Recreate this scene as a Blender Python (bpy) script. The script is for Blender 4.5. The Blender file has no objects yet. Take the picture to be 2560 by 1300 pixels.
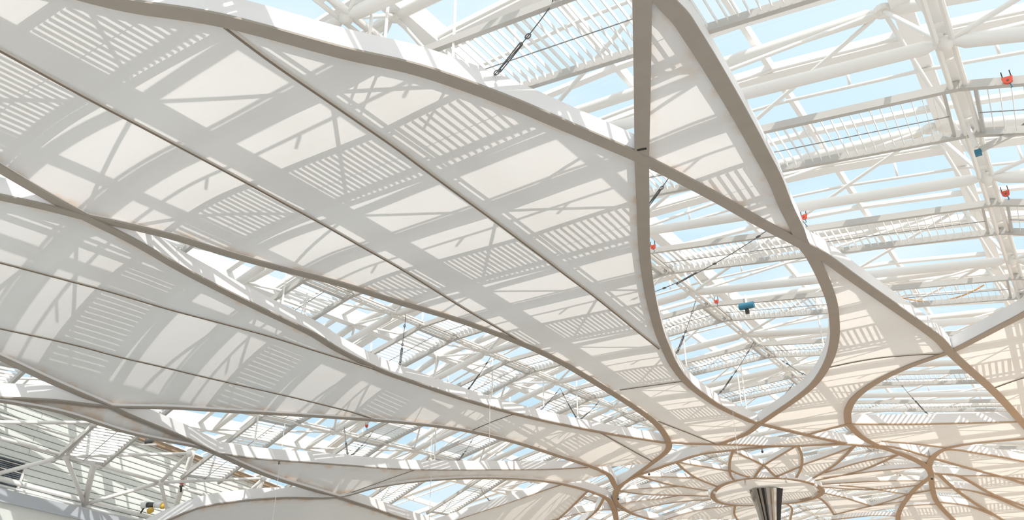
import bpy, bmesh, math, random
import numpy as np
from mathutils import Vector, Matrix
from mathutils.geometry import delaunay_2d_cdt
random.seed(7)
SC = bpy.context.scene
COL = SC.collection
PI = math.pi

# ------------------------------------------------------------------ camera
EYE = 1.6                                   # eye height over the floor; the canopy crown is 10 m above the eye
pitch = math.atan(835 / 1851); yaw = math.radians(34.6)
cam = bpy.data.cameras.new('camera'); cam_o = bpy.data.objects.new('camera', cam); COL.objects.link(cam_o)
cam.sensor_width = 36; cam.sensor_fit = 'HORIZONTAL'; cam.lens = 36 * 1851 / 2560
cam.clip_start = .05; cam.clip_end = 1000
cam_o.location = (0, 0, EYE)
cam_o.rotation_euler = (PI / 2 + pitch, 0, yaw)
SC.camera = cam_o

# ------------------------------------------------------------------ world, sun, exposure
SUN = Vector((.80, -.50, 1.0)).normalized()  # towards the sun
world = bpy.data.worlds.new('sky'); SC.world = world; world.use_nodes = True
nt = world.node_tree; nt.nodes.clear()
N = nt.nodes.new; L = nt.links.new
w_out = N('ShaderNodeOutputWorld'); w_bg = N('ShaderNodeBackground')
tc = N('ShaderNodeTexCoord')
dot = N('ShaderNodeVectorMath'); dot.operation = 'DOT_PRODUCT'; dot.inputs[1].default_value = SUN
L(tc.outputs['Generated'], dot.inputs[0])
mr = N('ShaderNodeMapRange'); mr.inputs['From Min'].default_value = -.5; mr.inputs['From Max'].default_value = 1
L(dot.outputs['Value'], mr.inputs['Value'])
ramp = N('ShaderNodeValToRGB')
e = ramp.color_ramp.elements
e[0].position = 0; e[0].color = (.48, .70, .83, 1)
e[1].position = 1; e[1].color = (1.6, 1.6, 1.55, 1)
m = e.new(.36); m.color = (.58, .77, .86, 1)
m = e.new(.58); m.color = (.76, .87, .91, 1)
m = e.new(.80); m.color = (1.15, 1.2, 1.22, 1)
L(mr.outputs['Result'], ramp.inputs['Fac'])
nz = N('ShaderNodeTexNoise'); nz.inputs['Scale'].default_value = 3.2; nz.inputs['Detail'].default_value = 5
mp = N('ShaderNodeMapping'); mp.inputs['Scale'].default_value = (1, 1, 2.4)
L(tc.outputs['Generated'], mp.inputs['Vector']); L(mp.outputs['Vector'], nz.inputs['Vector'])
cr = N('ShaderNodeMapRange'); cr.inputs['From Min'].default_value = .42; cr.inputs['From Max'].default_value = .78
cr.inputs['To Max'].default_value = .55
L(nz.outputs['Fac'], cr.inputs['Value'])
mx = N('ShaderNodeMix'); mx.data_type = 'RGBA'; mx.inputs['B'].default_value = (.95, .97, .99, 1)
L(cr.outputs['Result'], mx.inputs['Factor']); L(ramp.outputs['Color'], mx.inputs['A'])
L(mx.outputs['Result'], w_bg.inputs['Color']); w_bg.inputs['Strength'].default_value = 1.15
L(w_bg.outputs['Background'], w_out.inputs['Surface'])

sun = bpy.data.lights.new('sun', 'SUN'); sun.energy = 3.7; sun.angle = math.radians(.53); sun.color = (1, .965, .91)
sun_o = bpy.data.objects.new('sun', sun); COL.objects.link(sun_o)
sun_o.rotation_euler = SUN.to_track_quat('Z', 'Y').to_euler(); sun_o.location = (30, -20, 60)

SC.view_settings.view_transform = 'Standard'; SC.view_settings.look = 'None'
SC.view_settings.gamma = 1; SC.view_settings.use_curve_mapping = False
SC.view_settings.exposure = 0.0
SC.cycles.max_bounces = 14; SC.cycles.diffuse_bounces = 6; SC.cycles.transmission_bounces = 6
SC.cycles.transparent_max_bounces = 40; SC.cycles.glossy_bounces = 4
SC.cycles.caustics_reflective = False; SC.cycles.caustics_refractive = False

# ------------------------------------------------------------------ materials
def mat(name, col, rough=.6, metal=0, noise=0, nscale=3.0, col2=None, spec=.3):
    mt = bpy.data.materials.new(name); mt.use_nodes = True
    b = mt.node_tree.nodes['Principled BSDF']
    b.inputs['Base Color'].default_value = (*col, 1); b.inputs['Roughness'].default_value = rough
    b.inputs['Metallic'].default_value = metal; b.inputs['Specular IOR Level'].default_value = spec
    if noise:
        n = mt.node_tree.nodes; l = mt.node_tree.links
        t = n.new('ShaderNodeTexCoord'); z = n.new('ShaderNodeTexNoise'); z.inputs['Scale'].default_value = nscale; z.inputs['Detail'].default_value = 6
        l.new(t.outputs['Object'], z.inputs['Vector'])
        r = n.new('ShaderNodeMapRange'); r.inputs['From Min'].default_value = .45; r.inputs['From Max'].default_value = .8; r.inputs['To Max'].default_value = noise
        l.new(z.outputs['Fac'], r.inputs['Value'])
        m_ = n.new('ShaderNodeMix'); m_.data_type = 'RGBA'
        m_.inputs['A'].default_value = (*col, 1); m_.inputs['B'].default_value = (*(col2 or [c * .6 for c in col]), 1)
        l.new(r.outputs['Result'], m_.inputs['Factor']); l.new(m_.outputs['Result'], b.inputs['Base Color'])
    return mt
M = {}
M['white_steel'] = mat('white_steel', (.85, .835, .81), .45, noise=.35, nscale=.8, col2=(.74, .65, .53))
M['white_bar'] = mat('white_bar', (.87, .86, .845), .5)
M['fascia'] = mat('fascia', (.84, .84, .85), .55, noise=.12, nscale=.6)
M['flange'] = mat('flange', (.36, .325, .285), .6, noise=.2, nscale=1.5)  # shade on the underside of the white beam, put into the colour
M['rib_thin'] = mat('rib_thin', (.52, .39, .28), .6, noise=.15, nscale=1.5)  # tan of the far ribs: warm floor bounce put into the colour
M['seam'] = mat('seam', (.23, .19, .15), .8)
M['seam_fold'] = mat('seam_fold', (.60, .57, .53), .8)
M['grey_steel'] = mat('grey_steel', (.55, .535, .51), .5, noise=.2, nscale=1)
M['slat'] = mat('slat', (.76, .76, .75), .45)
M['dark_steel'] = mat('dark_steel', (.12, .12, .12), .45, .6)
M['cable'] = mat('cable', (.16, .16, .16), .5, .5)
M['tie'] = mat('tie', (.25, .25, .25), .5)
M['red'] = mat('red', (.62, .10, .06), .45)
M['black'] = mat('black', (.03, .03, .03), .5)
M['blue'] = mat('blue', (.05, .20, .30), .5)
M['siding'] = mat('siding', (.80, .825, .79), .5, noise=.1, nscale=.4)
M['ledge'] = mat('ledge', (.55, .575, .62), .5)
M['brown'] = mat('brown', (.42, .30, .20), .6, noise=.4, nscale=.8)
M['vent'] = mat('vent', (.13, .15, .17), .5)
M['chrome'] = mat('chrome', (.78, .76, .73), .06, 1.0)
M['orange'] = mat('orange', (.70, .40, .18), .6)
M['yellow'] = mat('yellow', (.75, .48, .08), .4)
M['lamp'] = mat('lamp', (.85, .86, .88), .25)
M['sack'] = mat('sack', (.60, .56, .47), .8, noise=.4, nscale=4)
M['dark_reflection'] = mat('dark_reflection', (.035, .035, .04), .08, .4)  # dark reflection put into the facet colour
M['mid_reflection'] = mat('mid_reflection', (.30, .28, .25), .1, 1.0)  # half-dark reflection put into the facet colour
def floor_mat():
    mt = mat('floor', (.4, .35, .3), .8); n = mt.node_tree.nodes; l = mt.node_tree.links; b = n['Principled BSDF']
    t = n.new('ShaderNodeTexCoord'); z = n.new('ShaderNodeTexNoise'); z.inputs['Scale'].default_value = .12; z.inputs['Detail'].default_value = 6
    l.new(t.outputs['Object'], z.inputs['Vector'])
    sep = n.new('ShaderNodeSeparateXYZ'); l.new(t.outputs['Object'], sep.inputs['Vector'])
    r = n.new('ShaderNodeMapRange'); r.inputs['From Min'].default_value = 22; r.inputs['From Max'].default_value = 40
    l.new(sep.outputs['Y'], r.inputs['Value'])
    a = n.new('ShaderNodeMath'); a.operation = 'ADD'; l.new(r.outputs['Result'], a.inputs[0])
    s = n.new('ShaderNodeMath'); s.operation = 'MULTIPLY_ADD'; s.inputs[1].default_value = .8; s.inputs[2].default_value = -.4
    l.new(z.outputs['Fac'], s.inputs[0]); l.new(s.outputs['Value'], a.inputs[1]); a.use_clamp = True
    m_ = n.new('ShaderNodeMix'); m_.data_type = 'RGBA'
    m_.inputs['A'].default_value = (.50, .485, .47, 1); m_.inputs['B'].default_value = (.66, .55, .45, 1)
    l.new(a.outputs['Value'], m_.inputs['Factor']); l.new(m_.outputs['Result'], b.inputs['Base Color'])
    return mt
M['floor'] = floor_mat()
def along(mt, lo, hi):
    """0 to 1 along the hall: warm floor bounce on the far canopy is put into its colours"""
    n = mt.node_tree.nodes; l = mt.node_tree.links
    g = n.new('ShaderNodeNewGeometry'); s = n.new('ShaderNodeSeparateXYZ'); l.new(g.outputs['Position'], s.inputs['Vector'])
    r = n.new('ShaderNodeMapRange'); r.interpolation_type = 'SMOOTHSTEP'; r.inputs['From Min'].default_value = lo; r.inputs['From Max'].default_value = hi
    l.new(s.outputs['Y'], r.inputs['Value']); return r.outputs['Result']
def far_bounce_tint(mt, far, lo, hi):
    n = mt.node_tree.nodes; l = mt.node_tree.links; b = n['Principled BSDF']; src = b.inputs['Base Color'].links[0].from_socket
    m_ = n.new('ShaderNodeMix'); m_.data_type = 'RGBA'; l.new(src, m_.inputs['A']); m_.inputs['B'].default_value = (*far, 1)
    l.new(along(mt, lo, hi), m_.inputs['Factor']); l.new(m_.outputs['Result'], b.inputs['Base Color'])
far_bounce_tint(M['flange'], (.50, .37, .265), 26, 48)  # far flanges turn tan: floor bounce painted into the steel colour
def glass_mat():
    mt = bpy.data.materials.new('roof_glass'); mt.use_nodes = True; n = mt.node_tree.nodes; l = mt.node_tree.links; n.clear()
    o = n.new('ShaderNodeOutputMaterial'); tr = n.new('ShaderNodeBsdfTransparent'); tr.inputs['Color'].default_value = (.965, .968, .972, 1)
    gl = n.new('ShaderNodeBsdfGlossy'); gl.inputs['Roughness'].default_value = .03
    fr = n.new('ShaderNodeFresnel'); fr.inputs['IOR'].default_value = 1.03
    di = n.new('ShaderNodeBsdfTranslucent'); di.inputs['Color'].default_value = (.9, .92, .93, 1)
    m1 = n.new('ShaderNodeMixShader'); m1.inputs['Fac'].default_value = .045          # dust film
    l.new(tr.outputs['BSDF'], m1.inputs[1]); l.new(di.outputs['BSDF'], m1.inputs[2])
    m2 = n.new('ShaderNodeMixShader'); l.new(fr.outputs['Fac'], m2.inputs['Fac'])
    l.new(m1.outputs['Shader'], m2.inputs[1]); l.new(gl.outputs['BSDF'], m2.inputs[2]); l.new(m2.outputs['Shader'], o.inputs['Surface'])
    return mt
M['glass'] = glass_mat()
def fabric_mat(name, col, tcol, fcol, ftcol, stain):
    mt = bpy.data.materials.new(name); mt.use_nodes = True; n = mt.node_tree.nodes; l = mt.node_tree.links; n.clear()
    o = n.new('ShaderNodeOutputMaterial'); d = n.new('ShaderNodeBsdfDiffuse'); t = n.new('ShaderNodeBsdfTranslucent')
    mixs = n.new('ShaderNodeMixShader'); mixs.inputs['Fac'].default_value = .56
    at = n.new('ShaderNodeAttribute'); at.attribute_name = 'edge'
    tcn = n.new('ShaderNodeTexCoord')
    z = n.new('ShaderNodeTexNoise'); z.inputs['Scale'].default_value = 1.3; z.inputs['Detail'].default_value = 8; z.inputs['Roughness'].default_value = .65
    l.new(tcn.outputs['Object'], z.inputs['Vector'])
    z2 = n.new('ShaderNodeTexNoise'); z2.inputs['Scale'].default_value = .35; z2.inputs['Detail'].default_value = 3
    l.new(tcn.outputs['Object'], z2.inputs['Vector'])
    # rust coloured water stains that keep to the sewn edge
    r = n.new('ShaderNodeMapRange'); r.inputs['From Min'].default_value = .12; r.inputs['From Max'].default_value = .43; r.inputs['To Min'].default_value = 1; r.inputs['To Max'].default_value = 0
    l.new(at.outputs['Fac'], r.inputs['Value'])
    a = n.new('ShaderNodeMath'); a.operation = 'MULTIPLY'; l.new(r.outputs['Result'], a.inputs[0])
    b = n.new('ShaderNodeMapRange'); b.inputs['From Min'].default_value = .46; b.inputs['From Max'].default_value = .68; b.inputs['To Max'].default_value = stain
    l.new(z.outputs['Fac'], b.inputs['Value']); l.new(b.outputs['Result'], a.inputs[1])
    # faint overall soiling
    c = n.new('ShaderNodeMapRange'); c.inputs['From Min'].default_value = .45; c.inputs['From Max'].default_value = .75; c.inputs['To Max'].default_value = .10
    l.new(z2.outputs['Fac'], c.inputs['Value'])
    fac = along(mt, 20, 44)  # cloth warms with distance: bounce light put into both colours
    def two(base, fbase, dst):
        m0 = n.new('ShaderNodeMix'); m0.data_type = 'RGBA'; m0.inputs['A'].default_value = (*base, 1); m0.inputs['B'].default_value = (*fbase, 1); l.new(fac, m0.inputs['Factor'])
        m1 = n.new('ShaderNodeMix'); m1.data_type = 'RGBA'; l.new(m0.outputs['Result'], m1.inputs['A']); m1.inputs['B'].default_value = (.50, .47, .42, 1)
        l.new(c.outputs['Result'], m1.inputs['Factor'])
        m2 = n.new('ShaderNodeMix'); m2.data_type = 'RGBA'; m2.inputs['B'].default_value = (.60, .37, .19, 1)
        l.new(m1.outputs['Result'], m2.inputs['A']); l.new(a.outputs['Value'], m2.inputs['Factor']); l.new(m2.outputs['Result'], dst)
    two(col, fcol, d.inputs['Color']); two(tcol, ftcol, t.inputs['Color'])
    l.new(d.outputs['BSDF'], mixs.inputs[1]); l.new(t.outputs['BSDF'], mixs.inputs[2]); l.new(mixs.outputs['Shader'], o.inputs['Surface'])
    return mt
M['fabric'] = fabric_mat('sail_fabric', (.67, .655, .64), (.70, .68, .66), (.78, .735, .685), (.85, .795, .73), .75)
M['fabric_far'] = fabric_mat('sail_fabric_far_bounce', (.72, .69, .66), (.78, .74, .70), (.78, .735, .685), (.85, .795, .73), .3)  # warmer copy of the same cloth, floor bounce put into its colour

# ------------------------------------------------------------------ mesh helpers
class MB:
    def __init__(s): s.v = []; s.f = []
    def add(s, vs, fs):
        o = len(s.v); s.v += [tuple(p) for p in vs]; s.f += [tuple(i + o for i in f) for f in fs]; return s
    def box(s, c, X, Y, Z):
        c = Vector(c); vs = [c + a * X + b * Y + d * Z for a in (-1, 1) for b in (-1, 1) for d in (-1, 1)]
        return s.add(vs, [(0, 1, 3, 2), (4, 6, 7, 5), (0, 4, 5, 1), (2, 3, 7, 6), (0, 2, 6, 4), (1, 5, 7, 3)])
    def bar(s, a, b, w, h, up=(0, 0, 1)):
        a = Vector(a); b = Vector(b); d = (b - a); u = Vector(up); x = d.cross(u).normalized(); z = x.cross(d).normalized()
        return s.box((a + b) / 2, x * w / 2, d / 2, z * h / 2)
    def tube(s, prof, n=8):
        """prof: list of (point, radius) along a line or a bent path"""
        pts = [Vector(p) for p, r in prof]; rings = []
        ref = None
        for i, (p, r) in enumerate(prof):
            d = (pts[min(i + 1, len(pts) - 1)] - pts[max(i - 1, 0)]).normalized()
            if ref is None:
                ref = Vector((0, 0, 1)) if abs(d.z) < .9 else Vector((1, 0, 0))
            x = d.cross(ref).normalized(); y = x.cross(d).normalized(); ref = y
            rings.append([pts[i] + r * (math.cos(2 * PI * k / n) * x + math.sin(2 * PI * k / n) * y) for k in range(n)])
        vs = [q for g in rings for q in g]; fs = []
        for i in range(len(rings) - 1):
            for k in range(n): fs.append((i * n + k, i * n + (k + 1) % n, (i + 1) * n + (k + 1) % n, (i + 1) * n + k))
        fs.append(tuple(range(n - 1, -1, -1))); fs.append(tuple((len(rings) - 1) * n + k for k in range(n)))
        return s.add(vs, fs)
    def sweep(s, path, sec):
        """path: points; sec: (across, up) outline; across is horizontal"""
        pts = [Vector(p) for p in path]; m_ = len(sec); vs = []
        for i, p in enumerate(pts):
            d = pts[min(i + 1, len(pts) - 1)] - pts[max(i - 1, 0)]; x = Vector((d.y, -d.x, 0)).normalized()
            vs += [p + x * a + Vector((0, 0, b)) for a, b in sec]
        fs = [(i * m_ + k, i * m_ + (k + 1) % m_, (i + 1) * m_ + (k + 1) % m_, (i + 1) * m_ + k) for i in range(len(pts) - 1) for k in range(m_)]
        fs.append(tuple(range(m_ - 1, -1, -1))); fs.append(tuple((len(pts) - 1) * m_ + k for k in range(m_)))
        return s.add(vs, fs)
    def ball(s, c, r, n=10, m_=6, sz=1.0):
        c = Vector(c); vs = [c + Vector((0, 0, -r * sz))]
        for i in range(1, m_):
            t = -PI / 2 + PI * i / m_
            vs += [c + Vector((r * math.cos(t) * math.cos(2 * PI * k / n), r * math.cos(t) * math.sin(2 * PI * k / n), r * sz * math.sin(t))) for k in range(n)]
        vs.append(c + Vector((0, 0, r * sz))); fs = [(0, 1 + (k + 1) % n, 1 + k) for k in range(n)]
        for i in range(m_ - 2):
            for k in range(n): a = 1 + i * n; fs.append((a + k, a + (k + 1) % n, a + n + (k + 1) % n, a + n + k))
        a = 1 + (m_ - 2) * n; fs += [(a + k, a + (k + 1) % n, len(vs) - 1) for k in range(n)]
        return s.add(vs, fs)
    def build(s, name, m_, parent=None, smooth=False, origin=None):
        me = bpy.data.meshes.new(name); o_ = Vector(origin) if origin is not None else None
        me.from_pydata([Vector(p) - o_ for p in s.v] if o_ is not None else s.v, [], s.f); me.materials.append(m_)
        if smooth: me.shade_smooth()
        me.update()
        return link(name, me, parent, origin)
def link(name, me, parent=None, origin=None):
    o = bpy.data.objects.new(name, me); COL.objects.link(o)
    if origin is not None: o.location = origin
    if parent is not None: o.parent = parent
    return o
def empty(name, parent=None):
    o = bpy.data.objects.new(name, None); COL.objects.link(o); o.empty_display_size = .2
    if parent is not None: o.parent = parent
    return o
def tag(o, label=None, cat=None, group=None, kind=None):
    for k, v in (('label', label), ('category', cat), ('group', group), ('kind', kind)):
        if v: o[k] = v
    return o
def up1(p): return Vector((p[0], p[1], p[2] + EYE))

# ------------------------------------------------------------------ the shell of the glasshouse
b = MB().box((-10, 45, -.1), Vector((70, 0, 0)), Vector((0, 75, 0)), Vector((0, 0, .1)))
tag(b.build('floor', M['floor']), kind='structure')

# barrel roof: double layer grid. s runs across the vault (in units of HR), y along it
HR = 11.3; RAD = 56.5; XC = -11.3; ZC = HR - RAD
def drop(y): return .0008 * max(0, y - 25) ** 2
def rp(s, y, d=0.0):
    th = sk(s, y) * HR / RAD
    return Vector((XC + (RAD + d) * math.sin(th), y, ZC + (RAD + d) * math.cos(th) - drop(y) + EYE))
def dU(s): return (.26 + .03 * s) * HR
LOW = [-2.3, -1.74, -.81, .12, 1.05, 1.98]; UPP = [-2.17, -1.24, -.01, .90, 1.86]
def sk(s, y): return s + (.0031 * (y - 14.6) if s > .5 else 0)      # the right-hand lines fan out a little
KS = range(-3, 14)
def yl(k): return 14.58 + 6.44 * k
def yu(k): return 17.40 + 6.44 * k
ceiling = empty('ceiling'); tag(ceiling, kind='structure')
def inst(name, proto, M4, parent=ceiling):
    o = bpy.data.objects.new(name, proto); COL.objects.link(o); o.parent = parent; o.matrix_world = M4; o.matrix_parent_inverse = Matrix(); o.matrix_basis = M4
    return o
def mesh_of(mb, name, m_, smooth=False):
    me = bpy.data.meshes.new(name); me.from_pydata(mb.v, [], mb.f); me.materials.append(m_)
    if smooth: me.shade_smooth()
    return me
FARB = {'pipe': MB(), 'post': MB(), 'diagonal_tube': MB(), 'glass_pane': MB()}; FARR = {'pipe': .055, 'post': .045, 'diagonal_tube': .058}
def strut(name, a, b, proto, L0=0.0):
    """unit mesh along +Y from 0 to 1, scaled to the span; the farthest, tiny ones are gathered in FARB"""
    if name in FARB and a.y > 62:
        FARB[name].tube([(a, FARR[name]), (b, FARR[name])], 6); return
    d = b - a; l_ = d.length; y = d / l_; x = y.cross(Vector((0, 0, 1)))
    x = x.normalized() if x.length > 1e-4 else Vector((1, 0, 0)); z = x.cross(y)
    return inst(name, proto, Matrix(((x.x, y.x * l_, z.x, a.x), (x.y, y.y * l_, z.y, a.y), (x.z, y.z * l_, z.z, a.z), (0, 0, 0, 1))))
def unit_tube(r, taper, name, n=10):
    pr = [((0, .0, 0), r * .45), ((0, .016, 0), r * .5), ((0, .034, 0), r), ((0, .966, 0), r), ((0, .984, 0), r * .5), ((0, 1, 0), r * .45)] if taper else [((0, 0, 0), r), ((0, 1, 0), r)]
    return mesh_of(MB().tube(pr, n), name, M['white_steel'], True)
t_low = unit_tube(.15, True, 'chord_tube'); t_upp = unit_tube(.175, True, 'upper_chord_tube'); t_dia = unit_tube(.058, True, 'diagonal_tube', 8)
t_thin = unit_tube(.055, False, 'pipe', 8); t_post = unit_tube(.045, False, 'post', 6)
me_node = mesh_of(MB().ball((0, 0, 0), .17), 'node', M['white_steel'], True)
mb = MB().tube([((0, 0, -.08), .22), ((0, 0, .08), .22)], 14); mb.ball((0, 0, 0), .17)
me_unode = mesh_of(mb, 'upper_node', M['white_steel'])
for k in KS:
    y = yl(k)
    for j in range(1, len(LOW)):
        a = rp(LOW[j], y); inst('node', me_node, Matrix.Translation(a))
        if j < len(LOW) - 1: strut('chord_tube', a, rp(LOW[j + 1], y), t_low)
        if k < 13:
            a2 = rp(LOW[j], yl(k + 1)); x = Vector((.14, 0, 0))
            mb = MB(); mb.tube([(a - x, .055), (a2 - x, .055)]); mb.tube([(a + x, .055), (a2 + x, .055)])
            z = Vector((0, 0, .16))                                       # pressed tray between the twin rails
            for t in range(5):
                q = a.lerp(a2, (t + .5) / 5); mb.bar(q - x, q + x, .1, .04)
            mb.bar(a + z, a2 + z, .2, .05)
            tag(mb.build('twin_chord', M['white_steel'], ceiling), kind='stuff')
for k in KS:
    if k == 13: continue
    y = yu(k)
    for j in range(len(UPP)):
        d = dU(UPP[j]); a = rp(UPP[j], y, d); inst('upper_node', me_unode, Matrix.Translation(a))
        if j < len(UPP) - 1: strut('upper_chord_tube', a, rp(UPP[j + 1], y, dU(UPP[j + 1])), t_upp)
        for jj in (j, j + 1):
            for kk in (k, k + 1):
                if kk <= 13 and 0 < jj < len(LOW): strut('diagonal_tube', a, rp(LOW[jj], yl(kk)), t_dia)
# glazing bars along the vault, in step with the upper nodes
BARS = [.31 * n for n in range(-7, 7)]
for i, s in enumerate(BARS):
    main = i in (0, 3, 7, 10, 13)
    for k in KS:
        if k == 13: continue
        a = rp(s, yu(k), dU(s) + .32); c = rp(s, yu(k + 1), dU(s) + .32)
        MB().bar(a, c, .46 if main else .14, .75 if main else .42).build('glazing_bar', M['white_bar'], ceiling)
# gutters with a hand rail, thin pipes and glass panes, all along the arch
for k in KS:
    if k == 13: continue
    y = yu(k)
    for i in range(len(BARS) - 1):
        s0, s1 = BARS[i], BARS[i + 1]
        a = rp(s0, y + 1.78, dU(s0) + .25); c = rp(s1, y + 1.78, dU(s1) + .25)
        MB().bar(a, c, .52, .36).build('gutter', M['white_bar'], ceiling)
        a = rp(s0, y + 1.42, dU(s0) + .1); c = rp(s1, y + 1.42, dU(s1) + .1)
        strut('pipe', a, c, t_thin); strut('post', c, c + Vector((0, .2, .45)), t_post)
        a = rp(s0, y - .9, dU(s0) + .2); c = rp(s1, y - .9, dU(s1) + .2)
        MB().bar(a, c, .24, .14).build('purlin', M['white_bar'], ceiling)
        a = rp(s0, y + 2.9, dU(s0) - .1); c = rp(s1, y + 2.9, dU(s1) - .1)
        strut('pipe', a, c, t_thin)
        q = a.lerp(c, .5); strut('post', q, q + Vector((0, 0, .75)), t_post)
        for y0, y1 in ((y + .02, y + 3.2), (y + 3.24, y + 6.42)):
            p = [rp(s0, y0, dU(s0) + .62), rp(s1, y0, dU(s1) + .62), rp(s1, y1, dU(s1) + .62), rp(s0, y1, dU(s0) + .62)]
            if y0 > 62: FARB['glass_pane'].add(p, [(0, 1, 2, 3)])
            else: MB().add(p, [(0, 1, 2, 3)]).build('glass_pane', M['glass'], ceiling)
for nm_, mb_ in FARB.items(): tag(mb_.build(nm_, M['glass' if nm_ == 'glass_pane' else 'white_steel'], ceiling), kind='stuff')
# louvre panels hung under the lower grid
PIT = .215
me_slat = mesh_of(MB().box((0, 0, 0), Vector((-.005, 0, .057)), Vector((0, .975, 0)), Vector((.007, 0, .0006))), 'slat', M['slat'])
for k in KS:
    for j in range(len(LOW) - 1):
        y0 = yl(k) + 1.85; y1 = y0 + 1.95; g = .3
        a0 = rp(LOW[j], y0, .02); a1 = rp(LOW[j + 1], y0, .02); ax = (a1 - a0).normalized()
        a0 = a0 + ax * g; a1 = a1 - ax * g; dy = Vector((0, 1.95, rp(0, y1).z - rp(0, y0).z)); zz = ax.cross(dy.normalized())
        pan = empty('louvre_panel', ceiling)
        for q, nm in ((-.06, 'channel'), (1.06, 'channel')):
            mb = MB(); c0 = a0 + dy * q - ax * .29; c1 = a1 + dy * q + ax * .29; mb.bar(c0, c1, .13, .19, zz); mb.build('channel', M['grey_steel'], pan)
        for e0 in (a0, a1):
            MB().bar(e0 - dy * .03, e0 + dy * 1.03, .07, .1, zz).build('end_bar', M['grey_steel'], pan)
        MB().bar(a0 + dy * .52 - zz * .05, a1 + dy * .52 - zz * .05, .018, .018, zz).build('tie_rod', M['tie'], pan)
        nsl = int((a1 - a0).length / PIT); near = (-1 <= k <= 1 and 1 <= j <= 3) or (k in (1, 2) and j == 0)
        R3 = Matrix((ax, dy.normalized(), zz)).transposed().to_4x4()
        if near:
            for t in range(1, nsl):
                inst('slat', me_slat, Matrix.Translation(a0 + dy * .5 + ax * (t * (a1 - a0).length / nsl)) @ R3, pan)
        else:
            mb = MB()
            for t in range(1, nsl):
                q = a0 + dy * .5 + ax * (t * (a1 - a0).length / nsl); mb.box(q, zz * .057 - ax * .005, dy * .5, ax * .007)
            tag(mb.build('slats', M['slat'], pan), kind='stuff')
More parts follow.
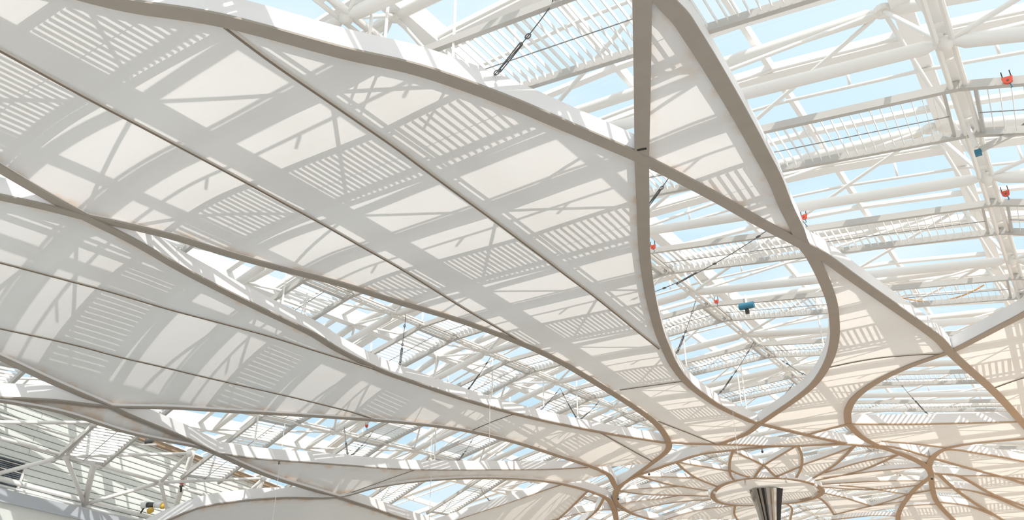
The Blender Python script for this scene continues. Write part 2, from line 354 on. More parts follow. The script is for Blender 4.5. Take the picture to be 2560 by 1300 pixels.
# plan coordinates (metres) of rib centre lines, sail outlines and seams
DATA = {'C': {
 'C1': [(-14.19,1.8),(-13.5,2.52),(-12.86,3.28),(-12.01,4.62),(-10.85,5.94),(-9.65,7.86),(-8.68,9.23),(-7.83,10.98),(-7.14,12.74),(-6.41,14.6),(-6.32,14.88),(-5.89,16.24),(-5.41,17.87),(-4.9,19.76),(-4.29,21.74),(-3.97,22.8),(-3.49,25.19),(-2.81,28.35),(-2.01,32.1),(-1.79,34),(-1.38,36.62),(-0.91,39.3),(-0.52,41.95),(-0.19,44.55),(0.46,49.76),(1.09,55.96),(2.16,67.26)],
 'C2': [(-3.61,9.2),(-3.97,9.98),(-4.97,12.08),(-6.32,14.88),(-6.73,15.76),(-7.46,17.34),(-8.55,19.72),(-9.77,22.71),(-10.88,25.79),(-11.51,27.84),(-12.16,30.27),(-12.62,33.21),(-12.62,36.67),(-12.21,39.32),(-11.78,40.72),(-10.14,43.77),(-8.69,46.17)],
 'C3': [(-3.65,9.06),(-3.65,10.2),(-3.58,10.83),(-3.58,11.37),(-3.59,12.11),(-3.61,12.8),(-3.65,13.92),(-3.71,15.19),(-3.78,16.39),(-3.86,17.7),(-4.02,19.13),(-4.14,20.73),(-4.25,21.68),(-4.25,22.79),(-4.38,24.65),(-4.6,26.61),(-4.94,28.42),(-5.48,30.63),(-6.31,33),(-7.47,35.38),(-8.86,37.34),(-10.5,39.25),(-11.78,40.72),(-13.24,42.45),(-15.37,43.83)],
 'C4': [(-18.97,3.44),(-19.32,4.85),(-19.69,6.08),(-19.98,7.19),(-20.24,8.4),(-20.48,9.98),(-20.95,12.13),(-21.35,15.1),(-21.62,17.83),(-21.97,19.67),(-22.19,22.23),(-22.15,23.93),(-21.84,28.5),(-21.01,33.38),(-19.56,38.28),(-17.77,42.15)],
 'C5': [(-21.36,4.36),(-20.96,5.57),(-20.72,6.4),(-20.47,7.28),(-20.22,8.39),(-19.94,9.24),(-19.56,10.68),(-19.3,12.38),(-18.88,14.17),(-18.31,16.19),(-17.88,18.34),(-17.11,21.37),(-16.53,24.85),(-16.34,27.73),(-16.43,31.7),(-16.57,35.66),(-16.86,38.79),(-17.65,41.95),(-18.52,43.57),(-20.17,44.88),(-22.04,45.9),(-23.54,46.64),(-24.91,48.77),(-25.97,50.97),(-26.99,53.57)],
 'C6': [(-26.49,7.23),(-26.83,8.7),(-27.06,9.76),(-27.57,11.79),(-28.06,14.13),(-28.32,15.33),(-28.74,17.72),(-29.1,19.37),(-29.75,23.15),(-30.08,27.79),(-30.32,31.19),(-30.47,33.36),(-30.6,36.68)],
 'C7': [(-28.99,8.51),(-28.78,9.77),(-28.63,10.67),(-28.3,12.25),(-28.06,14.13),(-27.45,16.41),(-26.83,19.08),(-25.67,23.49),(-24.74,26.91),(-23.96,30.19),(-23.39,34.29),(-23.09,38.07),(-22.77,41.57),(-22.75,43.83),(-23.27,45.62),(-23.59,46.66)],
 'C8': [(-28.84,9.34),(-28.72,11.16),(-28.71,12.87),(-28.99,15.28),(-29.04,16.93),(-29.02,18.64),(-29.1,19.37),(-29.03,20.79),(-28.86,22.33),(-28.23,26.13),(-27.47,30.08),(-26.19,34.29),(-24.46,38.76),(-22.93,41.49)],
 'C9': [(-33.21,19.43),(-32.55,20.12),(-31.75,21.18),(-31.15,22.87),(-30.65,24.81),(-30.06,27.75),(-28.93,29.63),(-27.65,32.54),(-26.15,36.91),(-25.05,41.22),(-24.59,45.67),(-24.83,48.04),(-25.97,50.97),(-26.76,52.76)],
 'C10': [(-30.92,35.59),(-29.54,37.45),(-27.49,39.85),(-25,41.82)],
 'C11': [(-24.72,44.6),(-26.51,45.31),(-27.61,45.53),(-28.48,45.62)],
 'C12': [(-24.52,46.6),(-25.79,47.81),(-26.91,48.16),(-27.86,48.37)],
 'C12b': [(-27.82,45.09),(-26.75,46.51),(-25.74,48.1),(-24.96,50.26)],
 'C13': [(-7.66,42.47),(-7.18,40.34),(-6.36,38.34),(-5.1,36.57),(-3.46,35.05),(-1.79,34),(-0.66,32.88),(0.26,31.88),(0.91,31.17),(2.14,29.56),(3.41,27.75),(4.48,26.04)],
 'C13b': [(-7.66,42.47),(-7.62,44.9),(-7.27,46.91),(-6.71,48.44),(-6.02,50.22),(-5.47,52.65),(-5.58,54.64)],
 'C14': [(-7.67,42.54),(-5.37,43.62),(-3.12,44.44),(-0.27,45.37),(1.34,45.77),(4.68,46.51)],
 'C16': [(-5.58,54.64),(-5.34,52.41),(-4.76,50.41),(-3.87,49.09),(-2.34,48.59),(-0.2,48.63),(1.22,48.66),(4.73,48.81)],
 'C17': [(-6.81,46.49),(-5.28,47.69),(-3.87,49.09)],
 'C18': [(-10.14,43.77),(-8.86,43.14),(-7.69,42.61)],
 'C19': [(-7.29,46.99),(-6.21,48.28),(-4.99,50.78)],
 'R1': [(-17.69,42.03),(-16.64,43.08),(-15.42,43.71),(-14.2,44.31),(-12.77,45.16),(-11.3,45.75),(-9.97,46.01),(-8.69,46.17)],
 'R2': [(-24.32,47.69),(-23.62,46.6),(-22.18,46),(-20.46,46.02),(-18.74,45.82),(-17.23,45.37),(-14.93,45.24),(-13.04,45.24),(-11.28,45.67),(-8.73,46.33),(-7.87,47.02),(-6.9,48.1),(-6.34,49.56),(-5.8,51.31),(-5.53,52.91),(-5.58,54.64),(-6.1,55.88),(-7.14,57.98),(-8,60.27),(-8.66,62.16),(-9.23,64.05),(-9.69,66.15),(-10.33,69.61)],
 'R3': [(-24.32,47.69),(-24.74,49.05),(-24.89,51.26),(-24.72,53.48),(-24.39,55.79)],
 'R4': [(-5.58,54.64),(-5.99,57.68),(-6.28,61.16),(-6.2,64.27),(-6.02,66.8),(-5.73,69.79)],
 'P1': [(-18.9,45.87),(-19.14,48),(-19.19,50.08),(-18.83,52.74)],
 'P2': [(-18.81,45.96),(-17.94,47.76),(-16.8,49.89)],
 'P3': [(-21.7,46.23),(-20.74,47.77),(-19.15,50)],
 'P3b': [(-21.7,46.23),(-21.03,49.69),(-19.71,53.16)],
 'P4': [(-23.65,46.78),(-22.93,49.35),(-21.86,51.48),(-20.14,54.26)],
 'P4b': [(-23.65,46.78),(-22.07,48.92),(-20.55,50.71)],
 'P5': [(-24.8,51.08),(-22.51,52.91),(-20.3,55.19)],
 'P5b': [(-24.62,48.82),(-22.6,51.34),(-21.45,52.24)],
 'P6': [(-14.99,45.41),(-16.14,47.97),(-17.03,50.52),(-17.4,52.43)],
 'P6b': [(-14.99,45.41),(-14.57,47.83),(-14.36,49.44),(-14.46,50.86),(-14.51,52.24)],
 'P6c': [(-16.72,49.82),(-16.46,51.14),(-15.97,52.09)],
 'P6d': [(-11.22,45.78),(-11.53,47.61),(-12.27,50.18),(-13.34,52.74)],
 'P6e': [(-11.39,45.8),(-13.27,47.92),(-14.59,49.56),(-15.97,52.09)],
 'P6f': [(-14.51,52.24),(-13.43,51.22),(-12.27,50.18)],
 'P7': [(-8.35,46.92),(-10.29,50.48),(-12.38,53.26)],
 'P7b': [(-8.35,46.92),(-10.23,48.48),(-12.15,49.92)],
 'P8': [(-6.46,49.52),(-9.27,52.43),(-12.4,53.9)],
 'P8b': [(-6.46,49.52),(-8.86,50.5),(-11.36,52.23)],
 'P9': [(-5.63,52.69),(-8.24,52.68),(-11.74,53.37)],
 'P9b': [(-6.06,55.9),(-8.68,55.18),(-12.25,54.93)],
 'P10': [(-6.59,56.87),(-9.62,57.26),(-12.44,55.65)],
 'P10b': [(-7.67,59.13),(-9.76,56.78),(-11.27,55.56)],
 'P11': [(-10.57,61.69),(-11.8,58.79),(-13.05,56.82)],
 'P11b': [(-10.57,61.69),(-8.96,60.35),(-7.76,59.11)],
 'P12': [(-13.69,63.53),(-13.39,60.14),(-13.59,58.3),(-14.83,58.68)],
 'P13': [(-13.69,63.53),(-10.85,61.74),(-8.22,60.77)],
 'P13b': [(-14.21,64.95),(-11.15,64.35),(-9.43,64.97)],
 'P14': [(-19.48,58.02),(-20.19,59.73),(-20.66,61.87)],
 'P14b': [(-16.14,59.18),(-16.09,60.94),(-17.4,64.73)],
 'P15': [(-24.2,55.38),(-21.96,56.34),(-19.48,58.02)],
 'L1t': [(-4.91,50.54),(-3.86,49.44),(-2.13,51.2),(-0.52,53.18),(0.95,54.83),(3.96,58.14)],
 'L1b': [(-5,50.87),(-3.25,54.06),(-1.83,56.43),(-0.9,58.27),(0.64,61.1),(3.94,66.57)],
 'L2t': [(-5.45,54.1),(-4.14,55.21),(-2.4,55.86),(-0.81,57.13),(0.77,58.47)],
 'L2b': [(-5.3,54.54),(-4.16,55.3),(-2.85,60.25),(-1.33,63.84),(0.3,67.42)],
 'L3': [(-5.95,57.9),(-4.82,58.22)],
 'L4': [(-5.16,54.39),(-4.81,58.12),(-4.19,61.93),(-3.4,65.48),(-2.88,67.68),(-2.32,69.81)],
 'L5t': [(-4.82,58.22),(-3.68,59.49),(-2.54,61.81),(-1.4,64.81),(0.27,67.98)],
 'L6': [(-6.24,61.51),(-4.59,63.05),(-3.34,66.07)],
 'L7': [(-8.68,62.27),(-7.47,62.11),(-6.34,62.16)],
 'L8': [(-7.65,59.03),(-6.9,58.69),(-6.06,58.29)],
}, 'F': {
 'F1': [(-14.19,1.8),(-14.07,1.93),(-13.98,2.02),(-13.89,2.11),(-13.79,2.21),(-13.69,2.32),(-13.59,2.42),(-13.5,2.52),(-13.42,2.61),(-13.27,2.78),(-13.11,2.95),(-13.03,3.05),(-12.95,3.16),(-12.86,3.28),(-12.76,3.42),(-12.67,3.57),(-12.57,3.74),(-12.47,3.91),(-12.36,4.09),(-12.25,4.27),(-12.14,4.45),(-12.01,4.62),(-11.88,4.78),(-11.74,4.94),(-11.6,5.1),(-11.45,5.25),(-11.3,5.41),(-11.15,5.58),(-11,5.75),(-10.85,5.94),(-10.71,6.16),(-10.56,6.39),(-10.4,6.63),(-10.25,6.88),(-10.09,7.14),(-9.94,7.39),(-9.8,7.63),(-9.65,7.86),(-9.52,8.05),(-9.39,8.24),(-9.26,8.4),(-9.14,8.56),(-9.02,8.72),(-8.91,8.88),(-8.79,9.05),(-8.68,9.23),(-8.57,9.43),(-8.46,9.64),(-8.35,9.85),(-8.24,10.08),(-8.13,10.3),(-8.03,10.53),(-7.93,10.75),(-7.83,10.98),(-7.74,11.2),(-7.65,11.41),(-7.56,11.63),(-7.47,11.85),(-7.39,12.07),(-7.31,12.29),(-7.22,12.51),(-7.14,12.74),(-7.04,12.97),(-6.95,13.23),(-6.84,13.49),(-6.74,13.75),(-6.64,14),(-6.55,14.23),(-6.47,14.44),(-6.41,14.6),(-6.35,14.76),(-6.32,14.88),(-6.42,15.1),(-6.5,15.25),(-6.55,15.36),(-6.61,15.49),(-6.67,15.64),(-6.73,15.76),(-6.8,15.92),(-6.88,16.09),(-6.96,16.27),(-7.05,16.46),(-7.15,16.67),(-7.25,16.88),(-7.35,17.11),(-7.46,17.34),(-7.58,17.59),(-7.7,17.86),(-7.84,18.14),(-7.97,18.44),(-8.12,18.74),(-8.26,19.06),(-8.41,19.39),(-8.55,19.72),(-8.7,20.06),(-8.85,20.41),(-9,20.78),(-9.16,21.16),(-9.31,21.54),(-9.47,21.93),(-9.62,22.32),(-9.77,22.71),(-9.92,23.1),(-10.06,23.5),(-10.21,23.9),(-10.35,24.3),(-10.49,24.69),(-10.63,25.08),(-10.76,25.45),(-10.88,25.79),(-10.98,26.11),(-11.07,26.39),(-11.15,26.64),(-11.23,26.88),(-11.3,27.1),(-11.36,27.33),(-11.43,27.58),(-11.51,27.84),(-11.59,28.12),(-11.68,28.41),(-11.76,28.7),(-11.85,29),(-11.93,29.3),(-12.01,29.62),(-12.09,29.94),(-12.16,30.27),(-12.23,30.61),(-12.3,30.95),(-12.37,31.31),(-12.43,31.67),(-12.49,32.04),(-12.54,32.42),(-12.58,32.81),(-12.62,33.21),(-12.65,33.62),(-12.66,34.05),(-12.67,34.49),(-12.68,34.94),(-12.67,35.4),(-12.66,35.84),(-12.65,36.27),(-12.62,36.67),(-12.59,37.05),(-12.55,37.43),(-12.5,37.78),(-12.45,38.13),(-12.39,38.46),(-12.33,38.77),(-12.27,39.05),(-12.21,39.32),(-12.16,39.55),(-12.13,39.73),(-12.1,39.88),(-12.07,40.01),(-12.02,40.14),(-11.97,40.29),(-11.89,40.48),(-11.78,40.72),(-11.95,40.93),(-12.11,41.14),(-12.28,41.37),(-12.46,41.59),(-12.64,41.82),(-12.82,42.04),(-13.02,42.25),(-13.24,42.45),(-13.48,42.65),(-13.77,42.85),(-14.07,43.05),(-14.38,43.24),(-14.68,43.42),(-14.96,43.59),(-15.19,43.72),(-15.37,43.83),(-15.42,43.71),(-15.58,43.64),(-15.73,43.57),(-15.89,43.5),(-16.04,43.43),(-16.2,43.35),(-16.35,43.27),(-16.5,43.18),(-16.64,43.08),(-16.79,42.96),(-16.94,42.82),(-17.1,42.67),(-17.25,42.52),(-17.38,42.37),(-17.51,42.23),(-17.61,42.11),(-17.65,41.95),(-17.55,41.63),(-17.44,41.26),(-17.33,40.87),(-17.22,40.46),(-17.11,40.04),(-17.02,39.62),(-16.93,39.2),(-16.86,38.79),(-16.8,38.4),(-16.75,38.03),(-16.71,37.66),(-16.67,37.28),(-16.64,36.9),(-16.62,36.51),(-16.6,36.09),(-16.57,35.66),(-16.55,35.2),(-16.53,34.72),(-16.51,34.23),(-16.49,33.73),(-16.47,33.22),(-16.46,32.71),(-16.44,32.2),(-16.43,31.7),(-16.42,31.19),(-16.4,30.67),(-16.38,30.15),(-16.37,29.63),(-16.35,29.12),(-16.35,28.63),(-16.34,28.16),(-16.34,27.73),(-16.35,27.32),(-16.36,26.96),(-16.37,26.61),(-16.39,26.27),(-16.41,25.94),(-16.44,25.59),(-16.48,25.23),(-16.53,24.85),(-16.58,24.43),(-16.65,24),(-16.71,23.56),(-16.79,23.11),(-16.86,22.66),(-16.94,22.22),(-17.03,21.79),(-17.11,21.37),(-17.2,20.97),(-17.3,20.56),(-17.41,20.16),(-17.51,19.77),(-17.61,19.39),(-17.71,19.02),(-17.8,18.67),(-17.88,18.34),(-17.95,18.03),(-18,17.74),(-18.05,17.46),(-18.1,17.2),(-18.15,16.95),(-18.2,16.69),(-18.25,16.44),(-18.31,16.19),(-18.38,15.93),(-18.45,15.67),(-18.53,15.41),(-18.6,15.15),(-18.68,14.9),(-18.75,14.65),(-18.82,14.41),(-18.88,14.17),(-18.94,13.93),(-19,13.7),(-19.06,13.48),(-19.11,13.25),(-19.16,13.03),(-19.21,12.81),(-19.26,12.6),(-19.3,12.38),(-19.34,12.16),(-19.37,11.94),(-19.4,11.72),(-19.43,11.51),(-19.46,11.29),(-19.49,11.09),(-19.52,10.88),(-19.56,10.68),(-19.6,10.49),(-19.65,10.29),(-19.7,10.1),(-19.75,9.91),(-19.8,9.72),(-19.85,9.55),(-19.9,9.39),(-19.94,9.24),(-19.98,9.11),(-20.02,8.99),(-20.09,8.8),(-20.15,8.61),(-20.22,8.39),(-20.2,8.23),(-20.17,8.07),(-20.14,7.92),(-20.11,7.77),(-20.08,7.62),(-20.05,7.48),(-20.01,7.34),(-19.98,7.19),(-19.95,7.05),(-19.91,6.91),(-19.88,6.78),(-19.84,6.64),(-19.8,6.51),(-19.77,6.37),(-19.73,6.23),(-19.69,6.08),(-19.64,5.94),(-19.6,5.79),(-19.55,5.64),(-19.51,5.49),(-19.46,5.33),(-19.41,5.17),(-19.37,5.01),(-19.32,4.85),(-19.27,4.67),(-19.22,4.47),(-19.17,4.26),(-19.12,4.05),(-19.07,3.86),(-19.03,3.68),(-18.99,3.54)],
 'F2': [(-20.24,8.4),(-20.27,8.57),(-20.29,8.75),(-20.32,8.94),(-20.35,9.13),(-20.37,9.33),(-20.41,9.54),(-20.44,9.76),(-20.48,9.98),(-20.53,10.21),(-20.58,10.46),(-20.64,10.71),(-20.7,10.97),(-20.77,11.24),(-20.83,11.53),(-20.89,11.82),(-20.95,12.13),(-21.01,12.46),(-21.06,12.81),(-21.11,13.18),(-21.17,13.56),(-21.22,13.95),(-21.26,14.34),(-21.31,14.73),(-21.35,15.1),(-21.39,15.46),(-21.43,15.82),(-21.46,16.18),(-21.49,16.53),(-21.52,16.87),(-21.55,17.21),(-21.58,17.52),(-21.62,17.83),(-21.66,18.1),(-21.7,18.35),(-21.75,18.57),(-21.8,18.77),(-21.85,18.98),(-21.89,19.19),(-21.94,19.42),(-21.97,19.67),(-22.01,19.96),(-22.04,20.27),(-22.08,20.6),(-22.11,20.94),(-22.13,21.28),(-22.15,21.62),(-22.17,21.94),(-22.19,22.23),(-22.2,22.47),(-22.2,22.66),(-22.2,22.83),(-22.2,22.98),(-22.19,23.15),(-22.18,23.35),(-22.17,23.6),(-22.15,23.93),(-22.13,24.34),(-22.11,24.83),(-22.08,25.38),(-22.05,25.97),(-22.01,26.6),(-21.96,27.24),(-21.91,27.88),(-21.84,28.5),(-21.77,29.09),(-21.69,29.7),(-21.6,30.3),(-21.5,30.91),(-21.39,31.52),(-21.27,32.14),(-21.14,32.76),(-21.01,33.38),(-20.86,34),(-20.7,34.63),(-20.53,35.26),(-20.35,35.89),(-20.16,36.51),(-19.97,37.12),(-19.76,37.71),(-19.56,38.28),(-19.34,38.86),(-19.1,39.44),(-18.85,40.01),(-18.6,40.56),(-18.35,41.06),(-18.12,41.5),(-17.92,41.87),(-17.77,42.15),(-17.65,41.95),(-17.75,42.24),(-17.85,42.48),(-17.94,42.69),(-18.03,42.88),(-18.13,43.05),(-18.24,43.22),(-18.37,43.39),(-18.52,43.57),(-18.69,43.76),(-18.87,43.93),(-19.07,44.11),(-19.29,44.27),(-19.5,44.43),(-19.73,44.58),(-19.95,44.73),(-20.17,44.88),(-21.5,43.66),(-22.63,42.04),(-22.77,41.57),(-22.8,41.19),(-22.83,40.78),(-22.87,40.36),(-22.92,39.91),(-22.96,39.46),(-23.01,39),(-23.05,38.54),(-23.09,38.07),(-23.13,37.62),(-23.16,37.15),(-23.19,36.69),(-23.22,36.22),(-23.25,35.75),(-23.29,35.27),(-23.33,34.78),(-23.39,34.29),(-23.45,33.78),(-23.51,33.26),(-23.58,32.73),(-23.65,32.2),(-23.72,31.67),(-23.8,31.16),(-23.88,30.66),(-23.96,30.19),(-24.05,29.75),(-24.14,29.32),(-24.23,28.91),(-24.33,28.51),(-24.43,28.12),(-24.53,27.72),(-24.64,27.32),(-24.74,26.91),(-24.85,26.49),(-24.96,26.09),(-25.07,25.69),(-25.17,25.28),(-25.29,24.87),(-25.41,24.43),(-25.53,23.98),(-25.67,23.49),(-25.81,22.96),(-25.97,22.4),(-26.13,21.8),(-26.29,21.21),(-26.44,20.62),(-26.59,20.06),(-26.72,19.54),(-26.83,19.08),(-26.93,18.67),(-27.02,18.3),(-27.1,17.95),(-27.17,17.63),(-27.24,17.32),(-27.31,17.02),(-27.38,16.72),(-27.45,16.41),(-27.53,16.11),(-27.61,15.81),(-27.7,15.51),(-27.78,15.22),(-27.86,14.94),(-27.93,14.66),(-28,14.39),(-28.06,14.13),(-28,13.88),(-27.95,13.6),(-27.89,13.31),(-27.83,13),(-27.76,12.68),(-27.7,12.37),(-27.63,12.07),(-27.57,11.79),(-27.51,11.52),(-27.44,11.24),(-27.37,10.96),(-27.3,10.69),(-27.23,10.43),(-27.17,10.18),(-27.11,9.96),(-27.06,9.76),(-27.02,9.59),(-26.99,9.44),(-26.96,9.32),(-26.94,9.2),(-26.89,8.97),(-26.87,8.85),(-26.83,8.7),(-26.79,8.52),(-26.75,8.32),(-26.7,8.1),(-26.64,7.88),(-26.59,7.68),(-26.55,7.49),(-26.51,7.34),(-26.33,6.55),(-21.36,4.36),(-21.28,4.58),(-21.23,4.74),(-21.18,4.91),(-21.12,5.09),(-21.06,5.26),(-21,5.43),(-20.96,5.57),(-20.92,5.7),(-20.86,5.91),(-20.8,6.1),(-20.75,6.29),(-20.69,6.5),(-20.63,6.71),(-20.56,6.93),(-20.5,7.16),(-20.47,7.28),(-20.44,7.41),(-20.41,7.54),(-20.38,7.69),(-20.35,7.83),(-20.32,7.98),(-20.28,8.12),(-20.25,8.26),(-20.22,8.39)],
 'F4': [(-6.32,14.88),(-6.24,15.13),(-6.18,15.29),(-6.13,15.47),(-6.07,15.66),(-6.01,15.85),(-5.95,16.05),(-5.89,16.24),(-5.83,16.43),(-5.77,16.62),(-5.71,16.82),(-5.65,17.02),(-5.59,17.23),(-5.53,17.44),(-5.47,17.66),(-5.41,17.87),(-5.35,18.1),(-5.28,18.32),(-5.22,18.56),(-5.16,18.79),(-5.1,19.03),(-5.03,19.28),(-4.96,19.52),(-4.9,19.76),(-4.82,20.01),(-4.74,20.27),(-4.66,20.53),(-4.58,20.8),(-4.5,21.06),(-4.42,21.3),(-4.35,21.53),(-4.29,21.74),(-4.24,21.55),(-4.21,21.34),(-4.18,21.13),(-4.17,21.01),(-4.15,20.88),(-4.14,20.73),(-4.12,20.55),(-4.11,20.36),(-4.09,20.16),(-4.08,19.95),(-4.06,19.74),(-4.05,19.53),(-4.03,19.32),(-4.02,19.13),(-4,18.94),(-3.98,18.76),(-3.96,18.57),(-3.93,18.4),(-3.91,18.22),(-3.89,18.04),(-3.87,17.87),(-3.86,17.7),(-3.84,17.53),(-3.83,17.36),(-3.82,17.2),(-3.81,17.03),(-3.8,16.87),(-3.79,16.71),(-3.78,16.55),(-3.78,16.39),(-3.77,16.24),(-3.76,16.09),(-3.75,15.94),(-3.74,15.79),(-3.73,15.64),(-3.73,15.49),(-3.72,15.34),(-3.71,15.19),(-3.7,15.03),(-3.7,14.87),(-3.69,14.71),(-3.68,14.54),(-3.67,14.38),(-3.67,14.22),(-3.66,14.07),(-3.65,13.92),(-3.65,13.77),(-3.64,13.61),(-3.64,13.46),(-3.63,13.32),(-3.63,13.18),(-3.62,13.04),(-3.61,12.8),(-3.6,12.6),(-3.6,12.43),(-3.59,12.28),(-3.59,12.11),(-3.58,11.92),(-3.58,11.73),(-3.58,11.54),(-3.58,11.37),(-3.58,11.22),(-3.57,11.09),(-3.58,10.9),(-3.59,10.76),(-3.6,10.62),(-3.63,10.48),(-3.64,10.3),(-3.65,10.07),(-3.65,9.91),(-3.65,9.75),(-3.65,9.58),(-3.65,9.41),(-3.65,9.27),(-3.73,9.47),(-3.84,9.69),(-3.9,9.82),(-3.97,9.98),(-4.06,10.16),(-4.16,10.37),(-4.27,10.62),(-4.4,10.88),(-4.54,11.17),(-4.68,11.47),(-4.82,11.77),(-4.97,12.08),(-5.12,12.39),(-5.29,12.74),(-5.47,13.11),(-5.65,13.5),(-5.84,13.88),(-6.01,14.25),(-6.18,14.59),(-6.32,14.88)],
 'F5': [(-4.25,21.68),(-4.25,21.8),(-4.25,21.93),(-4.25,22.05),(-4.25,22.18),(-4.24,22.32),(-4.24,22.46),(-4.24,22.62),(-4.25,22.79),(-4.26,22.98),(-4.27,23.2),(-4.28,23.42),(-4.3,23.66),(-4.32,23.91),(-4.34,24.16),(-4.36,24.41),(-4.38,24.65),(-4.41,24.89),(-4.43,25.14),(-4.46,25.38),(-4.48,25.63),(-4.51,25.88),(-4.54,26.12),(-4.57,26.37),(-4.6,26.61),(-4.64,26.84),(-4.68,27.06),(-4.71,27.28),(-4.75,27.5),(-4.8,27.72),(-4.84,27.94),(-4.89,28.17),(-4.94,28.42),(-5,28.67),(-5.06,28.94),(-5.12,29.21),(-5.18,29.49),(-5.25,29.77),(-5.32,30.06),(-5.39,30.34),(-5.48,30.63),(-5.56,30.92),(-5.65,31.21),(-5.75,31.5),(-5.85,31.8),(-5.96,32.1),(-6.07,32.4),(-6.19,32.7),(-6.31,33),(-6.44,33.29),(-6.57,33.6),(-6.71,33.9),(-6.85,34.21),(-7,34.51),(-7.15,34.81),(-7.31,35.1),(-7.47,35.38),(-7.63,35.64),(-7.79,35.9),(-7.96,36.15),(-8.13,36.39),(-8.31,36.63),(-8.49,36.86),(-8.67,37.1),(-8.86,37.34),(-9.05,37.58),(-9.26,37.83),(-9.47,38.08),(-9.68,38.32),(-9.9,38.57),(-10.11,38.8),(-10.31,39.03),(-10.5,39.25),(-10.68,39.46),(-10.85,39.65),(-11,39.83),(-11.16,40.01),(-11.31,40.18),(-11.46,40.35),(-11.61,40.53),(-11.78,40.72),(-11.63,41.03),(-11.45,41.38),(-11.25,41.77),(-11.03,42.18),(-10.8,42.59),(-10.57,43.01),(-10.34,43.4),(-10.14,43.77),(-9.9,43.65),(-9.74,43.57),(-9.57,43.48),(-9.39,43.39),(-9.2,43.3),(-9.03,43.22),(-8.86,43.14),(-8.7,43.07),(-8.53,42.99),(-8.36,42.91),(-8.19,42.83),(-8.04,42.76),(-7.9,42.7),(-7.78,42.65),(-7.66,42.47),(-7.62,42.3),(-7.58,42.07),(-7.53,41.81),(-7.47,41.52),(-7.41,41.21),(-7.34,40.91),(-7.26,40.61),(-7.18,40.34),(-7.1,40.08),(-7.01,39.82),(-6.92,39.57),(-6.82,39.32),(-6.72,39.07),(-6.61,38.82),(-6.49,38.58),(-6.36,38.34),(-6.22,38.11),(-6.08,37.87),(-5.93,37.65),(-5.78,37.42),(-5.62,37.2),(-5.45,36.99),(-5.28,36.78),(-5.1,36.57),(-4.91,36.36),(-4.71,36.16),(-4.51,35.96),(-4.3,35.76),(-4.09,35.57),(-3.88,35.39),(-3.67,35.22),(-3.46,35.05),(-3.25,34.9),(-3.03,34.76),(-2.81,34.63),(-2.59,34.5),(-2.38,34.38),(-2.17,34.25),(-1.97,34.13),(-1.79,34),(-1.82,33.74),(-1.84,33.52),(-1.86,33.33),(-1.87,33.14),(-1.89,32.93),(-1.91,32.7),(-1.95,32.43),(-2.01,32.1),(-2.09,31.7),(-2.18,31.26),(-2.28,30.78),(-2.39,30.28),(-2.5,29.77),(-2.61,29.28),(-2.71,28.8),(-2.81,28.35),(-2.9,27.92),(-2.99,27.5),(-3.08,27.09),(-3.17,26.68),(-3.25,26.29),(-3.33,25.91),(-3.41,25.54),(-3.49,25.19),(-3.56,24.85),(-3.62,24.51),(-3.69,24.18),(-3.75,23.86),(-3.81,23.56),(-3.87,23.28),(-3.92,23.02),(-3.97,22.8),(-4.01,22.61),(-4.05,22.47),(-4.12,22.26),(-4.19,22.05),(-4.23,21.91),(-4.29,21.74)],
 'F6': [(-1.79,34),(-1.62,33.86),(-1.47,33.72),(-1.32,33.58),(-1.18,33.43),(-1.05,33.29),(-0.92,33.15),(-0.79,33.01),(-0.66,32.88),(-0.54,32.75),(-0.41,32.61),(-0.29,32.48),(-0.17,32.35),(-0.05,32.23),(0.06,32.11),(0.16,31.99),(0.26,31.88),(0.35,31.79),(0.49,31.64),(0.63,31.5),(0.71,31.41),(0.8,31.31),(0.91,31.17),(1.04,31.01),(1.18,30.83),(1.33,30.64),(1.49,30.43),(1.65,30.22),(1.82,30),(1.98,29.78),(2.14,29.56),(2.3,29.34),(2.46,29.12),(2.62,28.89),(2.79,28.66),(2.95,28.43),(3.11,28.2),(3.26,27.97),(3.41,27.75),(3.56,27.51),(3.72,27.26),(3.88,27.01),(4.03,26.76),(4.18,26.53),(4.3,26.33),(4.4,26.16),(4.48,26.04),(5.23,34.03),(4.69,47.06),(2.16,67.26),(2.06,66.29),(1.94,64.98),(1.79,63.45),(1.64,61.81),(1.49,60.15),(1.34,58.57),(1.21,57.15),(1.09,55.96),(1,54.96),(0.91,54.08),(0.83,53.27),(0.76,52.53),(0.68,51.82),(0.61,51.14),(0.53,50.46),(0.46,49.76),(0.37,49.04),(0.29,48.32),(0.2,47.61),(0.11,46.91),(0.02,46.25),(-0.06,45.62),(-0.13,45.05),(-0.19,44.55),(-0.25,44.11),(-0.29,43.73),(-0.33,43.4),(-0.37,43.11),(-0.41,42.83),(-0.44,42.55),(-0.48,42.26),(-0.52,41.95),(-0.57,41.62),(-0.62,41.29),(-0.66,40.96),(-0.71,40.63),(-0.76,40.3),(-0.81,39.97),(-0.86,39.64),(-0.91,39.3),(-0.97,38.97),(-1.03,38.63),(-1.09,38.3),(-1.15,37.96),(-1.21,37.63),(-1.26,37.29),(-1.32,36.96),(-1.38,36.62),(-1.43,36.29),(-1.49,35.94),(-1.55,35.6),(-1.6,35.26),(-1.65,34.92),(-1.7,34.6),(-1.75,34.29),(-1.79,34)],
